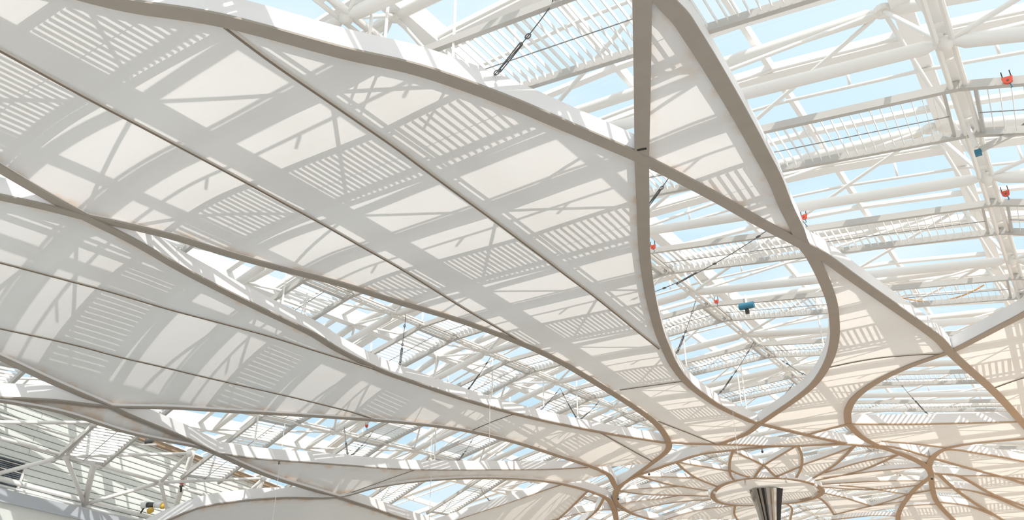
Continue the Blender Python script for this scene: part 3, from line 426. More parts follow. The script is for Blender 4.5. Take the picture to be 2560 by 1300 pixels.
 'F7': [(-7.67,42.54),(-7.49,42.62),(-7.26,42.74),(-6.97,42.88),(-6.66,43.03),(-6.33,43.19),(-5.99,43.34),(-5.67,43.49),(-5.37,43.62),(-5.09,43.73),(-4.82,43.84),(-4.55,43.94),(-4.28,44.04),(-4,44.13),(-3.72,44.23),(-3.43,44.33),(-3.12,44.44),(-2.78,44.55),(-2.41,44.68),(-2.03,44.8),(-1.65,44.93),(-1.27,45.05),(-0.9,45.17),(-0.57,45.28),(-0.27,45.37),(-0.02,45.44),(0.18,45.5),(0.34,45.54),(0.5,45.58),(0.66,45.62),(0.84,45.66),(1.06,45.71),(1.34,45.77),(1.71,45.86),(2.15,45.96),(2.64,46.06),(3.14,46.17),(3.62,46.28),(4.05,46.38),(4.42,46.46),(4.68,46.51),(4.73,48.81),(4.46,48.8),(4.07,48.78),(3.61,48.76),(3.1,48.74),(2.57,48.71),(2.06,48.69),(1.6,48.67),(1.22,48.66),(0.94,48.65),(0.73,48.64),(0.56,48.64),(0.41,48.64),(0.28,48.64),(0.15,48.64),(-0,48.64),(-0.2,48.63),(-0.44,48.63),(-0.7,48.61),(-0.97,48.6),(-1.26,48.58),(-1.55,48.57),(-1.83,48.57),(-2.1,48.57),(-2.34,48.59),(-2.57,48.62),(-2.78,48.66),(-2.99,48.7),(-3.19,48.76),(-3.37,48.82),(-3.55,48.89),(-3.72,48.98),(-3.87,49.09),(-3.98,48.98),(-4.13,48.83),(-4.3,48.66),(-4.48,48.46),(-4.68,48.26),(-4.89,48.06),(-5.09,47.87),(-5.28,47.69),(-5.48,47.52),(-5.69,47.35),(-5.91,47.18),(-6.13,47.01),(-6.34,46.85),(-6.53,46.7),(-6.69,46.58),(-6.81,46.49),(-7.15,47.32),(-7.21,47.12),(-7.27,46.91),(-7.33,46.68),(-7.38,46.45),(-7.43,46.21),(-7.48,45.96),(-7.52,45.71),(-7.56,45.45),(-7.59,45.18),(-7.62,44.9),(-7.64,44.6),(-7.65,44.26),(-7.66,43.9),(-7.66,43.55),(-7.66,43.21),(-7.66,42.91),(-7.66,42.65),(-7.66,42.47)],
 'F8': [(-28.86,9.26),(-28.83,9.45),(-28.8,9.62),(-28.78,9.77),(-28.76,9.9),(-28.73,10.11),(-28.7,10.31),(-28.66,10.53),(-28.63,10.67),(-28.6,10.83),(-28.56,11.01),(-28.52,11.2),(-28.47,11.4),(-28.43,11.61),(-28.38,11.82),(-28.34,12.04),(-28.3,12.25),(-28.26,12.47),(-28.24,12.69),(-28.21,12.91),(-28.19,13.14),(-28.17,13.38),(-28.14,13.62),(-28.1,13.87),(-28.06,14.13),(-28.1,14.33),(-28.14,14.49),(-28.17,14.63),(-28.19,14.75),(-28.25,14.99),(-28.28,15.14),(-28.32,15.33),(-28.37,15.57),(-28.42,15.85),(-28.47,16.16),(-28.52,16.48),(-28.58,16.81),(-28.63,17.13),(-28.68,17.44),(-28.74,17.72),(-28.78,17.95),(-28.82,18.15),(-28.86,18.32),(-28.9,18.48),(-28.94,18.65),(-28.99,18.85),(-29.04,19.08),(-29.1,19.37),(-29.09,19.25),(-29.07,19.09),(-29.05,18.96),(-29.03,18.78),(-29.02,18.64),(-29.02,18.47),(-29.02,18.28),(-29.03,18.06),(-29.03,17.84),(-29.04,17.61),(-29.04,17.37),(-29.04,17.15),(-29.04,16.93),(-29.04,16.72),(-29.04,16.53),(-29.04,16.34),(-29.04,16.15),(-29.03,15.96),(-29.02,15.75),(-29.01,15.52),(-28.99,15.28),(-28.96,15),(-28.93,14.7),(-28.89,14.38),(-28.84,14.06),(-28.8,13.74),(-28.76,13.43),(-28.73,13.14),(-28.71,12.87),(-28.7,12.63),(-28.69,12.4),(-28.69,12.19),(-28.69,11.99),(-28.69,11.78),(-28.7,11.58),(-28.71,11.37),(-28.72,11.16),(-28.73,10.92),(-28.75,10.66),(-28.77,10.39),(-28.78,10.13),(-28.8,9.88),(-28.82,9.66),(-28.83,9.47),(-28.84,9.34)],
 'F9': [(-29.1,19.37),(-29.1,19.51),(-29.09,19.67),(-29.09,19.84),(-29.08,20.03),(-29.07,20.22),(-29.06,20.41),(-29.05,20.61),(-29.03,20.79),(-29.02,20.97),(-29.01,21.12),(-28.99,21.27),(-28.97,21.43),(-28.95,21.6),(-28.93,21.8),(-28.9,22.04),(-28.86,22.33),(-28.8,22.68),(-28.74,23.1),(-28.67,23.56),(-28.59,24.06),(-28.5,24.57),(-28.41,25.1),(-28.32,25.63),(-28.23,26.13),(-28.15,26.62),(-28.06,27.1),(-27.98,27.59),(-27.89,28.08),(-27.8,28.57),(-27.7,29.07),(-27.59,29.57),(-27.47,30.08),(-27.34,30.59),(-27.2,31.11),(-27.05,31.63),(-26.89,32.15),(-26.72,32.68),(-26.55,33.21),(-26.37,33.75),(-26.19,34.29),(-25.99,34.85),(-25.79,35.43),(-25.57,36.02),(-25.35,36.61),(-25.13,37.19),(-24.9,37.75),(-24.67,38.28),(-24.46,38.76),(-24.24,39.21),(-24.02,39.64),(-23.8,40.05),(-23.59,40.42),(-23.39,40.76),(-23.2,41.05),(-23.05,41.3),(-22.93,41.49),(-22.77,41.57),(-22.75,41.92),(-22.73,42.24),(-22.71,42.54),(-22.71,42.81),(-22.7,43.08),(-22.71,43.33),(-22.73,43.58),(-22.75,43.83),(-24.03,42.94),(-25,41.82),(-25.05,41.22),(-25.16,40.68),(-25.27,40.14),(-25.4,39.6),(-25.53,39.06),(-25.68,38.52),(-25.83,37.99),(-25.99,37.45),(-26.15,36.91),(-26.32,36.35),(-26.51,35.78),(-26.7,35.2),(-26.9,34.62),(-27.1,34.06),(-27.29,33.52),(-27.47,33.01),(-27.65,32.54),(-27.82,32.1),(-27.98,31.69),(-28.15,31.3),(-28.31,30.93),(-28.47,30.58),(-28.63,30.25),(-28.78,29.93),(-28.93,29.63),(-29.08,29.35),(-29.23,29.12),(-29.38,28.91),(-29.53,28.71),(-29.68,28.5),(-29.82,28.28),(-29.94,28.03),(-30.06,27.75),(-30.04,27.25),(-30.01,26.68),(-29.98,26.08),(-29.94,25.47),(-29.9,24.86),(-29.86,24.26),(-29.81,23.69),(-29.75,23.15),(-29.68,22.62),(-29.6,22.09),(-29.51,21.56),(-29.42,21.05),(-29.33,20.57),(-29.24,20.13),(-29.16,19.72),(-29.1,19.37)],
 'F10': [(-33.21,19.43),(-33.09,19.54),(-32.93,19.71),(-32.83,19.8),(-32.74,19.91),(-32.64,20.01),(-32.55,20.12),(-32.45,20.23),(-32.35,20.35),(-32.25,20.47),(-32.14,20.59),(-32.04,20.73),(-31.94,20.87),(-31.84,21.02),(-31.75,21.18),(-31.66,21.36),(-31.58,21.55),(-31.51,21.76),(-31.43,21.97),(-31.36,22.19),(-31.29,22.41),(-31.22,22.64),(-31.15,22.87),(-31.09,23.09),(-31.02,23.31),(-30.96,23.54),(-30.9,23.77),(-30.84,24),(-30.78,24.26),(-30.71,24.52),(-30.65,24.81),(-30.58,25.13),(-30.52,25.49),(-30.46,25.87),(-30.39,26.26),(-30.32,26.66),(-30.25,27.05),(-30.16,27.42),(-30.06,27.75),(-30.11,28.3),(-30.15,28.77),(-30.18,29.22),(-30.21,29.65),(-30.24,30.06),(-30.27,30.45),(-30.3,30.83),(-30.32,31.19),(-30.35,31.52),(-30.37,31.8),(-30.38,32.06),(-30.4,32.3),(-30.42,32.53),(-30.43,32.77),(-30.45,33.05),(-30.47,33.36),(-30.49,33.73),(-30.51,34.17),(-30.52,34.64),(-30.54,35.13),(-30.56,35.6),(-30.58,36.04),(-30.59,36.41),(-30.6,36.68),(-32.11,31.57),(-33.05,24.37)],
 'F11': [(-30.92,35.59),(-30.82,35.73),(-30.69,35.91),(-30.54,36.13),(-30.36,36.37),(-30.16,36.63),(-29.96,36.9),(-29.75,37.18),(-29.54,37.45),(-29.32,37.73),(-29.09,38.02),(-28.84,38.33),(-28.59,38.64),(-28.32,38.95),(-28.05,39.26),(-27.77,39.56),(-27.49,39.85),(-27.19,40.14),(-26.86,40.44),(-26.5,40.74),(-26.15,41.03),(-25.8,41.29),(-25.48,41.51),(-25.21,41.69),(-25,41.82),(-25.05,41.22),(-24.95,41.78),(-24.87,42.36),(-24.8,42.95),(-24.73,43.55),(-24.68,44.13),(-24.64,44.69),(-24.72,44.6),(-24.87,44.67),(-25.06,44.76),(-25.3,44.86),(-25.56,44.97),(-25.82,45.07),(-26.08,45.17),(-26.31,45.25),(-26.51,45.31),(-26.68,45.36),(-26.84,45.4),(-26.98,45.43),(-27.12,45.46),(-27.25,45.48),(-27.37,45.5),(-27.49,45.52),(-27.61,45.53),(-27.74,45.55),(-27.87,45.57),(-27.99,45.58),(-28.12,45.59),(-28.33,45.61),(-28.48,45.62)],
 'F12': [(-15.33,43.85),(-14.19,44.4),(-13.22,45.07),(-14.9,45.16),(-17.2,45.29),(-16.6,44.84)],
 'F12b': [(-12.62,45.04),(-11.67,44.61),(-10.16,43.84),(-9.54,44.95),(-8.75,46.14),(-9.97,46.01),(-11.28,45.67)],
 'F12c': [(-23.49,46.37),(-21.35,45.64),(-19.57,45.49),(-18.74,45.82),(-20.43,45.95),(-22.18,46)],
 'F12d': [(-8.05,46.86),(-7.29,46.99),(-6.71,48.44),(-6.02,50.22),(-6.9,48.1)],
 'F12e': [(-6.69,48.36),(-5.81,49.58),(-5.01,50.95),(-5.38,52.49),(-6.02,50.22)],
 'F14': [(-18.9,45.87),(-18.92,46.03),(-18.95,46.25),(-18.98,46.51),(-19.02,46.8),(-19.05,47.11),(-19.09,47.42),(-19.11,47.72),(-19.14,48),(-19.15,48.26),(-19.17,48.51),(-19.19,48.76),(-19.2,49.01),(-19.2,49.26),(-19.21,49.52),(-19.2,49.79),(-19.19,50.08),(-19.16,50.4),(-19.12,50.76),(-19.07,51.14),(-19.02,51.53),(-18.96,51.9),(-18.91,52.24),(-18.86,52.53),(-18.83,52.74),(-17.58,51.98),(-16.8,49.89),(-16.89,49.73),(-17.02,49.51),(-17.17,49.25),(-17.33,48.95),(-17.49,48.64),(-17.66,48.33),(-17.81,48.03),(-17.94,47.76),(-18.07,47.51),(-18.2,47.25),(-18.33,46.98),(-18.45,46.73),(-18.56,46.49),(-18.66,46.28),(-18.74,46.1),(-18.81,45.96)],
 'F15': [(-21.7,46.23),(-21.64,46.34),(-21.55,46.49),(-21.44,46.66),(-21.32,46.86),(-21.19,47.07),(-21.05,47.3),(-20.9,47.53),(-20.74,47.77),(-20.57,48.04),(-20.36,48.35),(-20.14,48.68),(-19.91,49.01),(-19.68,49.33),(-19.47,49.6),(-19.29,49.83),(-19.15,50),(-18.86,52.59),(-19.71,53.16),(-19.83,52.89),(-19.98,52.55),(-20.16,52.13),(-20.35,51.66),(-20.54,51.16),(-20.73,50.65),(-20.9,50.16),(-21.03,49.69),(-21.15,49.23),(-21.26,48.73),(-21.36,48.22),(-21.45,47.72),(-21.53,47.26),(-21.6,46.84),(-21.66,46.49),(-21.7,46.23)],
 'F16': [(-23.65,46.78),(-23.53,46.95),(-23.38,47.19),(-23.19,47.46),(-22.97,47.76),(-22.74,48.06),(-22.5,48.37),(-22.28,48.66),(-22.07,48.92),(-21.87,49.18),(-21.65,49.44),(-21.43,49.71),(-21.22,49.96),(-21.02,50.2),(-20.83,50.41),(-20.67,50.58),(-20.55,50.71),(-19.75,53.24),(-20.14,54.26),(-20.28,54.06),(-20.48,53.77),(-20.71,53.43),(-20.95,53.04),(-21.2,52.63),(-21.44,52.22),(-21.67,51.83),(-21.86,51.48),(-22.02,51.18),(-22.17,50.91),(-22.31,50.65),(-22.45,50.4),(-22.58,50.15),(-22.7,49.9),(-22.81,49.63),(-22.93,49.35),(-23.04,49.03),(-23.15,48.67),(-23.26,48.3),(-23.36,47.92),(-23.45,47.57),(-23.53,47.25),(-23.6,46.98),(-23.65,46.78)],
 'F17': [(-24.62,48.82),(-24.47,49.04),(-24.26,49.34),(-24,49.69),(-23.72,50.06),(-23.41,50.44),(-23.12,50.79),(-22.84,51.09),(-22.6,51.34),(-22.41,51.53),(-22.22,51.69),(-22.05,51.83),(-21.9,51.94),(-21.76,52.04),(-21.64,52.12),(-21.53,52.19),(-20.16,54.48),(-20.3,55.19),(-20.48,55.03),(-20.71,54.81),(-20.98,54.53),(-21.28,54.21),(-21.6,53.86),(-21.91,53.52),(-22.22,53.19),(-22.51,52.91),(-22.81,52.66),(-23.14,52.4),(-23.48,52.14),(-23.81,51.89),(-24.13,51.65),(-24.4,51.43),(-24.63,51.23),(-24.8,51.08)],
 'F18': [(-14.99,45.41),(-15.08,45.6),(-15.2,45.86),(-15.34,46.16),(-15.5,46.51),(-15.67,46.88),(-15.84,47.25),(-16,47.62),(-16.14,47.97),(-16.27,48.29),(-16.39,48.62),(-16.52,48.96),(-16.64,49.29),(-16.75,49.62),(-16.85,49.93),(-16.72,49.82),(-16.68,50.06),(-16.65,50.23),(-16.62,50.42),(-16.58,50.61),(-16.55,50.8),(-16.5,50.98),(-16.46,51.14),(-16.4,51.28),(-16.34,51.43),(-16.27,51.57),(-16.2,51.7),(-16.13,51.82),(-16.06,51.93),(-15.97,52.09),(-15.86,51.89),(-15.71,51.61),(-15.54,51.28),(-15.35,50.91),(-15.15,50.54),(-14.95,50.18),(-14.76,49.85),(-14.59,49.56),(-14.42,49.32),(-14.39,49.07),(-14.41,48.89),(-14.43,48.7),(-14.46,48.51),(-14.49,48.3),(-14.53,48.08),(-14.57,47.83),(-14.61,47.55),(-14.67,47.22),(-14.73,46.87),(-14.8,46.51),(-14.86,46.17),(-14.91,45.86),(-14.96,45.6),(-14.99,45.41)],
 'F19': [(-11.22,45.78),(-11.24,45.91),(-11.27,46.09),(-11.3,46.3),(-11.33,46.53),(-11.37,46.79),(-11.42,47.06),(-11.47,47.33),(-11.53,47.61),(-11.6,47.89),(-11.68,48.19),(-11.76,48.51),(-11.85,48.84),(-11.95,49.18),(-12.05,49.52),(-12.16,49.85),(-12.27,50.18),(-12.36,50.26),(-12.48,50.36),(-12.62,50.49),(-12.78,50.63),(-12.95,50.78),(-13.12,50.93),(-13.28,51.08),(-13.43,51.22),(-13.58,51.35),(-13.73,51.5),(-13.89,51.65),(-14.04,51.79),(-14.18,51.93),(-14.31,52.06),(-14.42,52.16),(-14.51,52.24),(-14.5,52),(-14.5,51.83),(-14.49,51.64),(-14.49,51.44),(-14.48,51.24),(-14.47,51.05),(-14.46,50.86),(-14.45,50.69),(-14.43,50.51),(-14.42,50.34),(-14.4,50.16),(-14.38,49.99),(-14.37,49.81),(-14.36,49.62),(-14.36,49.44),(-14.59,49.56),(-14.42,49.32),(-14.27,49.11),(-14.12,48.91),(-13.96,48.72),(-13.81,48.54),(-13.64,48.35),(-13.46,48.15),(-13.27,47.92),(-13.04,47.66),(-12.78,47.37),(-12.51,47.05),(-12.23,46.74),(-11.96,46.45),(-11.73,46.18),(-11.53,45.97),(-11.39,45.8)],
 'F20': [(-8.35,46.92),(-8.49,47.04),(-8.67,47.2),(-8.9,47.39),(-9.15,47.6),(-9.43,47.83),(-9.7,48.06),(-9.97,48.28),(-10.23,48.48),(-10.48,48.68),(-10.74,48.88),(-11.02,49.09),(-11.29,49.29),(-11.56,49.49),(-11.79,49.66),(-11.99,49.81),(-12.15,49.92),(-12.82,51.74),(-12.38,53.26),(-12.21,53.05),(-11.99,52.77),(-11.73,52.45),(-11.44,52.09),(-11.14,51.7),(-10.84,51.3),(-10.55,50.89),(-10.29,50.48),(-10.02,50.04),(-9.73,49.54),(-9.45,49.02),(-9.17,48.49),(-8.91,48),(-8.68,47.55),(-8.49,47.19),(-8.35,46.92)],
 'F21': [(-6.46,49.52),(-6.64,49.59),(-6.88,49.68),(-7.17,49.78),(-7.49,49.9),(-7.84,50.04),(-8.19,50.18),(-8.54,50.34),(-8.86,50.5),(-9.18,50.69),(-9.53,50.92),(-9.89,51.16),(-10.25,51.42),(-10.59,51.66),(-10.9,51.89),(-11.16,52.09),(-11.36,52.23),(-12.46,53.56),(-12.4,53.9),(-12.14,53.8),(-11.81,53.67),(-11.42,53.52),(-10.99,53.35),(-10.55,53.16),(-10.1,52.94),(-9.67,52.69),(-9.27,52.43),(-8.88,52.1),(-8.46,51.71),(-8.04,51.28),(-7.64,50.85),(-7.26,50.43),(-6.93,50.05),(-6.66,49.74),(-6.46,49.52)],
 'F22': [(-5.63,52.69),(-5.82,52.68),(-6.07,52.67),(-6.37,52.66),(-6.71,52.64),(-7.08,52.63),(-7.47,52.63),(-7.85,52.65),(-8.24,52.68),(-8.65,52.73),(-9.11,52.81),(-9.61,52.91),(-10.12,53.01),(-10.61,53.12),(-11.07,53.22),(-11.45,53.3),(-11.74,53.37),(-12.24,54.28),(-12.25,54.93),(-11.96,54.95),(-11.57,54.96),(-11.11,54.99),(-10.61,55.01),(-10.09,55.04),(-9.58,55.08),(-9.1,55.13),(-8.68,55.18),(-8.69,54.04)],
 'F23': [(-7.67,59.13),(-7.83,58.94),(-8.06,58.68),(-8.33,58.37),(-8.63,58.03),(-8.93,57.68),(-9.24,57.34),(-9.52,57.03),(-9.76,56.78),(-9.99,56.56),(-10.22,56.36),(-10.44,56.18),(-10.65,56.02),(-10.84,55.88),(-11.01,55.75),(-11.16,55.65),(-11.27,55.56),(-12.31,55.13),(-12.44,55.65),(-12.23,55.79),(-11.94,55.99),(-11.6,56.23),(-11.23,56.48),(-10.82,56.74),(-10.41,56.96),(-10,57.14),(-9.62,57.26)],
 'F24': [(-6.06,55.9),(-6.25,55.84),(-6.5,55.76),(-6.81,55.66),(-7.15,55.56),(-7.51,55.45),(-7.9,55.35),(-8.29,55.25),(-8.68,55.18),(-11.25,55.46),(-9.59,57.16),(-9.22,57.3),(-8.79,57.29),(-8.34,57.24),(-7.9,57.16),(-7.49,57.07),(-7.12,56.98),(-6.82,56.91),(-6.59,56.87)],
 'F25': [(-10.57,61.69),(-10.67,61.46),(-10.8,61.14),(-10.95,60.77),(-11.11,60.35),(-11.29,59.93),(-11.47,59.51),(-11.64,59.12),(-11.8,58.79),(-11.96,58.48),(-12.14,58.18),(-12.32,57.9),(-12.51,57.62),(-12.68,57.37),(-12.83,57.15),(-12.96,56.97),(-13.05,56.82),(-13.45,57.28),(-13.59,58.3),(-13.52,58.41),(-13.46,58.56),(-13.42,58.76),(-13.4,58.99),(-13.38,59.24),(-13.38,59.52),(-13.38,59.82),(-13.39,60.14),(-13.4,60.51),(-13.43,60.95),(-13.48,61.43),(-13.53,61.93),(-13.58,62.42),(-13.63,62.87),(-13.67,63.25),(-13.69,63.53),(-13.46,63.38),(-13.16,63.18),(-12.81,62.94),(-12.42,62.68),(-12.01,62.42),(-11.61,62.16),(-11.22,61.93),(-10.85,61.74)],
 'F26': [(-13.69,63.53),(-13.46,63.38),(-13.16,63.18),(-12.81,62.94),(-12.42,62.68),(-12.01,62.42),(-11.61,62.16),(-11.22,61.93),(-10.85,61.74),(-10.5,61.57),(-10.12,61.42),(-9.73,61.27),(-9.35,61.14),(-8.99,61.03),(-8.68,60.93),(-8.41,60.84),(-8.22,60.77),(-8.61,62.06),(-11.21,63.35)],
 'F27': [(-19.55,58.2),(-20.19,59.73),(-20.66,61.87),(-19.19,62.78),(-17.54,60.71),(-17.85,58.87)],
 'F28': [(-24.2,55.38),(-24.03,55.47),(-23.81,55.57),(-23.55,55.67),(-23.25,55.79),(-22.93,55.91),(-22.6,56.04),(-22.27,56.18),(-21.96,56.34),(-21.65,56.54),(-21.32,56.78),(-20.96,57.05),(-20.61,57.31),(-20.26,57.55),(-19.95,57.75),(-19.68,57.91),(-19.48,58.02),(-20.19,59.73),(-20.67,61.17)],
 'L1': [(-3.86,49.44),(-3.68,49.52),(-3.48,49.67),(-3.26,49.88),(-3.04,50.13),(-2.8,50.4),(-2.57,50.68),(-2.35,50.95),(-2.13,51.2),(-1.92,51.44),(-1.72,51.69),(-1.51,51.94),(-1.31,52.2),(-1.11,52.45),(-0.91,52.7),(-0.72,52.94),(-0.52,53.18),(-0.34,53.39),(-0.18,53.57),(-0.02,53.75),(0.13,53.92),(0.29,54.1),(0.48,54.31),(0.69,54.55),(0.95,54.83),(1.27,55.19),(1.66,55.62),(2.09,56.1),(2.54,56.59),(2.98,57.07),(3.38,57.5),(3.72,57.87),(3.96,58.14),(3.94,66.57),(3.67,66.13),(3.29,65.52),(2.84,64.8),(2.36,64),(1.87,63.19),(1.4,62.4),(0.98,61.69),(0.64,61.1),(0.37,60.61),(0.13,60.18),(-0.08,59.8),(-0.27,59.46),(-0.44,59.14),(-0.59,58.84),(-0.75,58.56),(-0.9,58.27),(-1.04,57.99),(-1.16,57.75),(-1.27,57.53),(-1.37,57.32),(-1.47,57.11),(-1.58,56.9),(-1.7,56.67),(-1.83,56.43),(-1.98,56.16),(-2.14,55.89),(-2.31,55.62),(-2.49,55.33),(-2.67,55.04),(-2.85,54.73),(-3.05,54.4),(-3.25,54.06),(-3.46,53.68),(-3.71,53.24),(-3.96,52.78),(-4.22,52.31),(-4.46,51.86),(-4.68,51.46),(-4.87,51.12),(-5,50.87)],
 'L2': [(-4.14,55.21),(-3.94,55.31),(-3.73,55.39),(-3.51,55.46),(-3.28,55.52),(-3.06,55.59),(-2.83,55.67),(-2.61,55.75),(-2.4,55.86),(-2.19,55.99),(-1.99,56.13),(-1.79,56.29),(-1.6,56.45),(-1.4,56.62),(-1.2,56.79),(-1.01,56.96),(-0.81,57.13),(-0.6,57.3),(-0.38,57.49),(-0.15,57.69),(0.08,57.88),(0.29,58.06),(0.49,58.23),(0.65,58.37),(0.77,58.47),(0.3,67.42),(0.18,67.14),(0,66.77),(-0.2,66.34),(-0.42,65.85),(-0.66,65.34),(-0.89,64.82),(-1.12,64.31),(-1.33,63.84),(-1.52,63.4),(-1.72,62.98),(-1.91,62.56),(-2.1,62.14),(-2.29,61.7),(-2.48,61.25),(-2.67,60.76),(-2.85,60.25),(-3.02,59.65),(-3.2,58.99),(-3.37,58.28),(-3.54,57.57),(-3.7,56.88),(-3.85,56.25),(-4.01,55.72),(-4.16,55.3)],
 'L3': [(-5.49,54.77),(-5.19,54.57),(-4.81,58.12),(-5.97,57.89)],
 'L4': [(-4.82,58.22),(-4.73,58.32),(-4.62,58.43),(-4.48,58.56),(-4.32,58.71),(-4.16,58.88),(-3.99,59.07),(-3.83,59.27),(-3.68,59.49),(-3.54,59.72),(-3.4,59.98),(-3.26,60.25),(-3.11,60.54),(-2.97,60.84),(-2.83,61.16),(-2.68,61.48),(-2.54,61.81),(-2.4,62.15),(-2.27,62.51),(-2.14,62.87),(-2.01,63.25),(-1.87,63.64),(-1.73,64.03),(-1.57,64.42),(-1.4,64.81),(-1.21,65.22),(-0.99,65.66),(-0.75,66.12),(-0.5,66.58),(-0.26,67.01),(-0.04,67.4),(0.14,67.73),(0.27,67.98),(-0.91,71.26),(-2.32,69.81),(-2.36,69.64),(-2.42,69.42),(-2.49,69.17),(-2.57,68.88),(-2.65,68.57),(-2.73,68.27),(-2.81,67.96),(-2.88,67.68),(-2.94,67.42),(-3,67.17),(-3.06,66.92),(-3.12,66.67),(-3.18,66.41),(-3.25,66.13),(-3.32,65.82),(-3.4,65.48),(-3.49,65.1),(-3.58,64.69),(-3.68,64.25),(-3.79,63.8),(-3.89,63.34),(-4,62.86),(-4.1,62.39),(-4.19,61.93),(-4.27,61.46),(-4.36,60.99),(-4.44,60.51),(-4.52,60.04),(-4.6,59.56),(-4.68,59.08),(-4.74,58.6),(-4.81,58.12)],
 'L5': [(-6.24,61.51),(-6.11,61.62),(-5.93,61.75),(-5.72,61.91),(-5.49,62.09),(-5.25,62.3),(-5.01,62.52),(-4.79,62.77),(-4.59,63.05),(-4.41,63.37),(-4.23,63.76),(-4.05,64.2),(-3.87,64.64),(-3.71,65.08),(-3.56,65.49),(-3.43,65.82),(-3.34,66.07),(-2.76,69.12),(-5.47,69.84),(-5.87,68.45),(-5.91,68.01),(-5.95,67.58),(-5.98,67.17),(-6.02,66.8),(-6.04,66.46),(-6.07,66.15),(-6.09,65.84),(-6.12,65.54),(-6.14,65.24),(-6.16,64.93),(-6.18,64.61),(-6.2,64.27),(-6.21,63.91),(-6.23,63.54),(-6.25,63.16),(-6.27,62.78),(-6.29,62.38),(-6.29,61.98),(-6.29,61.58)],
 'L6': [(-8.68,62.27),(-8.46,62.24),(-8.31,62.21),(-8.15,62.19),(-7.97,62.16),(-7.8,62.14),(-7.63,62.12),(-7.47,62.11),(-7.32,62.1),(-7.16,62.11),(-6.99,62.11),(-6.83,62.13),(-6.68,62.14),(-6.54,62.15),(-6.42,62.16),(-6.27,64.25),(-6.02,66.8),(-5.88,68.9),(-8.56,68.39),(-9.71,66.53)],
 'L7': [(-6.95,57.6),(-6.04,57.87),(-6.39,61.7),(-8.3,61.21)],
}, 'S': {
 'F1': [[(-11.01,6.09),(-11.1,7.3),(-11.14,9.33),(-11.16,11.07),(-11.24,12.45),(-11.36,15.62),(-11.52,19.28),(-11.62,22.25),(-11.81,25.95),(-11.91,28.16)],[(-15.32,2.55),(-15.36,3.96),(-15.51,6.62),(-15.6,9.5),(-15.79,13.76),(-15.98,16.95),(-16.29,20.33),(-16.48,24.77)],[(-15.92,32.4),(-14.24,32.44),(-12.59,32.56)],[(-16.53,38.13),(-16.06,40.53),(-15.39,43.63)]],
 'F2': [[(-23.46,6.26),(-23.32,7.71),(-23.1,10.35),(-22.95,13.06),(-22.6,16.77),(-22.42,20.11),(-22.23,22.54)],[(-25.98,7.49),(-25.91,9.11),(-25.79,11.42),(-25.77,13.52),(-25.57,17.36),(-25.2,23.02),(-25.18,25.32)],[(-21.39,31.37),(-22.54,31.03),(-23.79,30.74)],[(-19.88,37.27),(-19.96,40.95),(-19.97,44.81)]],
 'F5': [[(-6.56,33.72),(-5.3,33.53),(-4.22,33.5),(-3.02,33.76),(-2.18,34.1)]],
 'F6': [[(-0.69,39.59),(-0.02,39.03),(1.06,38.3)]],
 'F9': [[(-29.97,27.93),(-28.68,29.32),(-27.28,30.72)]],
}}
HANG =  [(-12.19, 39.26), (-12.49, 32.61), (-6.33, 32.82), (-21.58, 17.36), (-21.93, 25.54), (-8.36, 9.86), (-9.36, 8.33), (-9.18, 8.6), (-20.24, 35.74), (-21.67, 29.65), (-12.13, 39.84), (-21.48, 16.22), (-29.76, 21.98), (-27.12, 31.82), (-21.04, 33.5), (-21.74, 45.83)]
CHAIN =  [((-5.21, 9.61, 10.97), (-8.01, 10.72, 9.97)), ((-20.09, 21.36, 10.61), (-22.14, 23.34, 8.67)), ((-20.54, 27.99, 10.54), (-21.88, 27.82, 8.51)), ((-20.86, 34.96, 10.49), (-20.27, 35.79, 8.35)), ((-20.49, 38.94, 10.55), (-20.29, 35.86, 8.35)), ((-20.86, 34.96, 10.49), (-21.09, 33.0, 8.38)), ((-6.2, 17.27, 11.07), (-7.72, 17.99, 9.81)), ((-4.76, 22.17, 10.92), (-10.04, 23.59, 9.58)), ((-10.16, 28.37, 11.29), (-12.09, 30.31, 9.2)), ((-9.85, 35.11, 11.28), (-12.54, 36.56, 8.74)), ((-9.85, 35.48, 11.28), (-7.75, 35.75, 8.81)), ((-10.27, 43.84, 11.29), (-11.61, 40.55, 8.39)), ((-4.32, 22.35, 10.87), (-3.63, 24.71, 9.53)), ((-29.76, 27.42, 8.2), (-28.14, 26.38, 5.83)), ((-29.61, 29.51, 8.25), (-28.14, 26.47, 5.82)), ((-27.88, 36.32, 8.81), (-26.59, 33.07, 6.26)), ((-32.9, 43.69, 7.01), (-28.29, 38.83, 4.85)), ((-5.8, 43.75, 11.03), (-6.24, 38.2, 8.6)), ((-5.28, 45.36, 10.98), (-3.95, 44.16, 8.03))]
CLAMP =  [(1.39, 16.15, 9.86), (-9.31, 22.25, 11.26), (-4.15, 22.09, 10.85), (-9.41, 28.71, 11.27), (1.04, 21.9, 9.94), (-29.24, 28.57, 8.38), (-36.65, 22.99, 5.29)]
LAMPS = [(-16.68, 52.37, 7.09), (-13.96, 52.53, 7.08), (-12.52, 54.19, 6.87), (-19.18, 53.11, 6.76), (-23.99, 47.54, 6.1), (-5.58, 54.64, 6.81), (-20.82, 45.86, 7.28), (-13.2, 45.36, 7.91)]
CORD = [(-21.46, 29.19, 8.54), (-27.17, 31.65, 6.05), (-28.83, 22.84, 5.58), (-12.31, 38.03, 8.61)]
HOSE =  [(-3.53, 35.92, 12.47), (-0.02, 35.1, 11.89)]
TAPE =  (-6.12, 14.46)
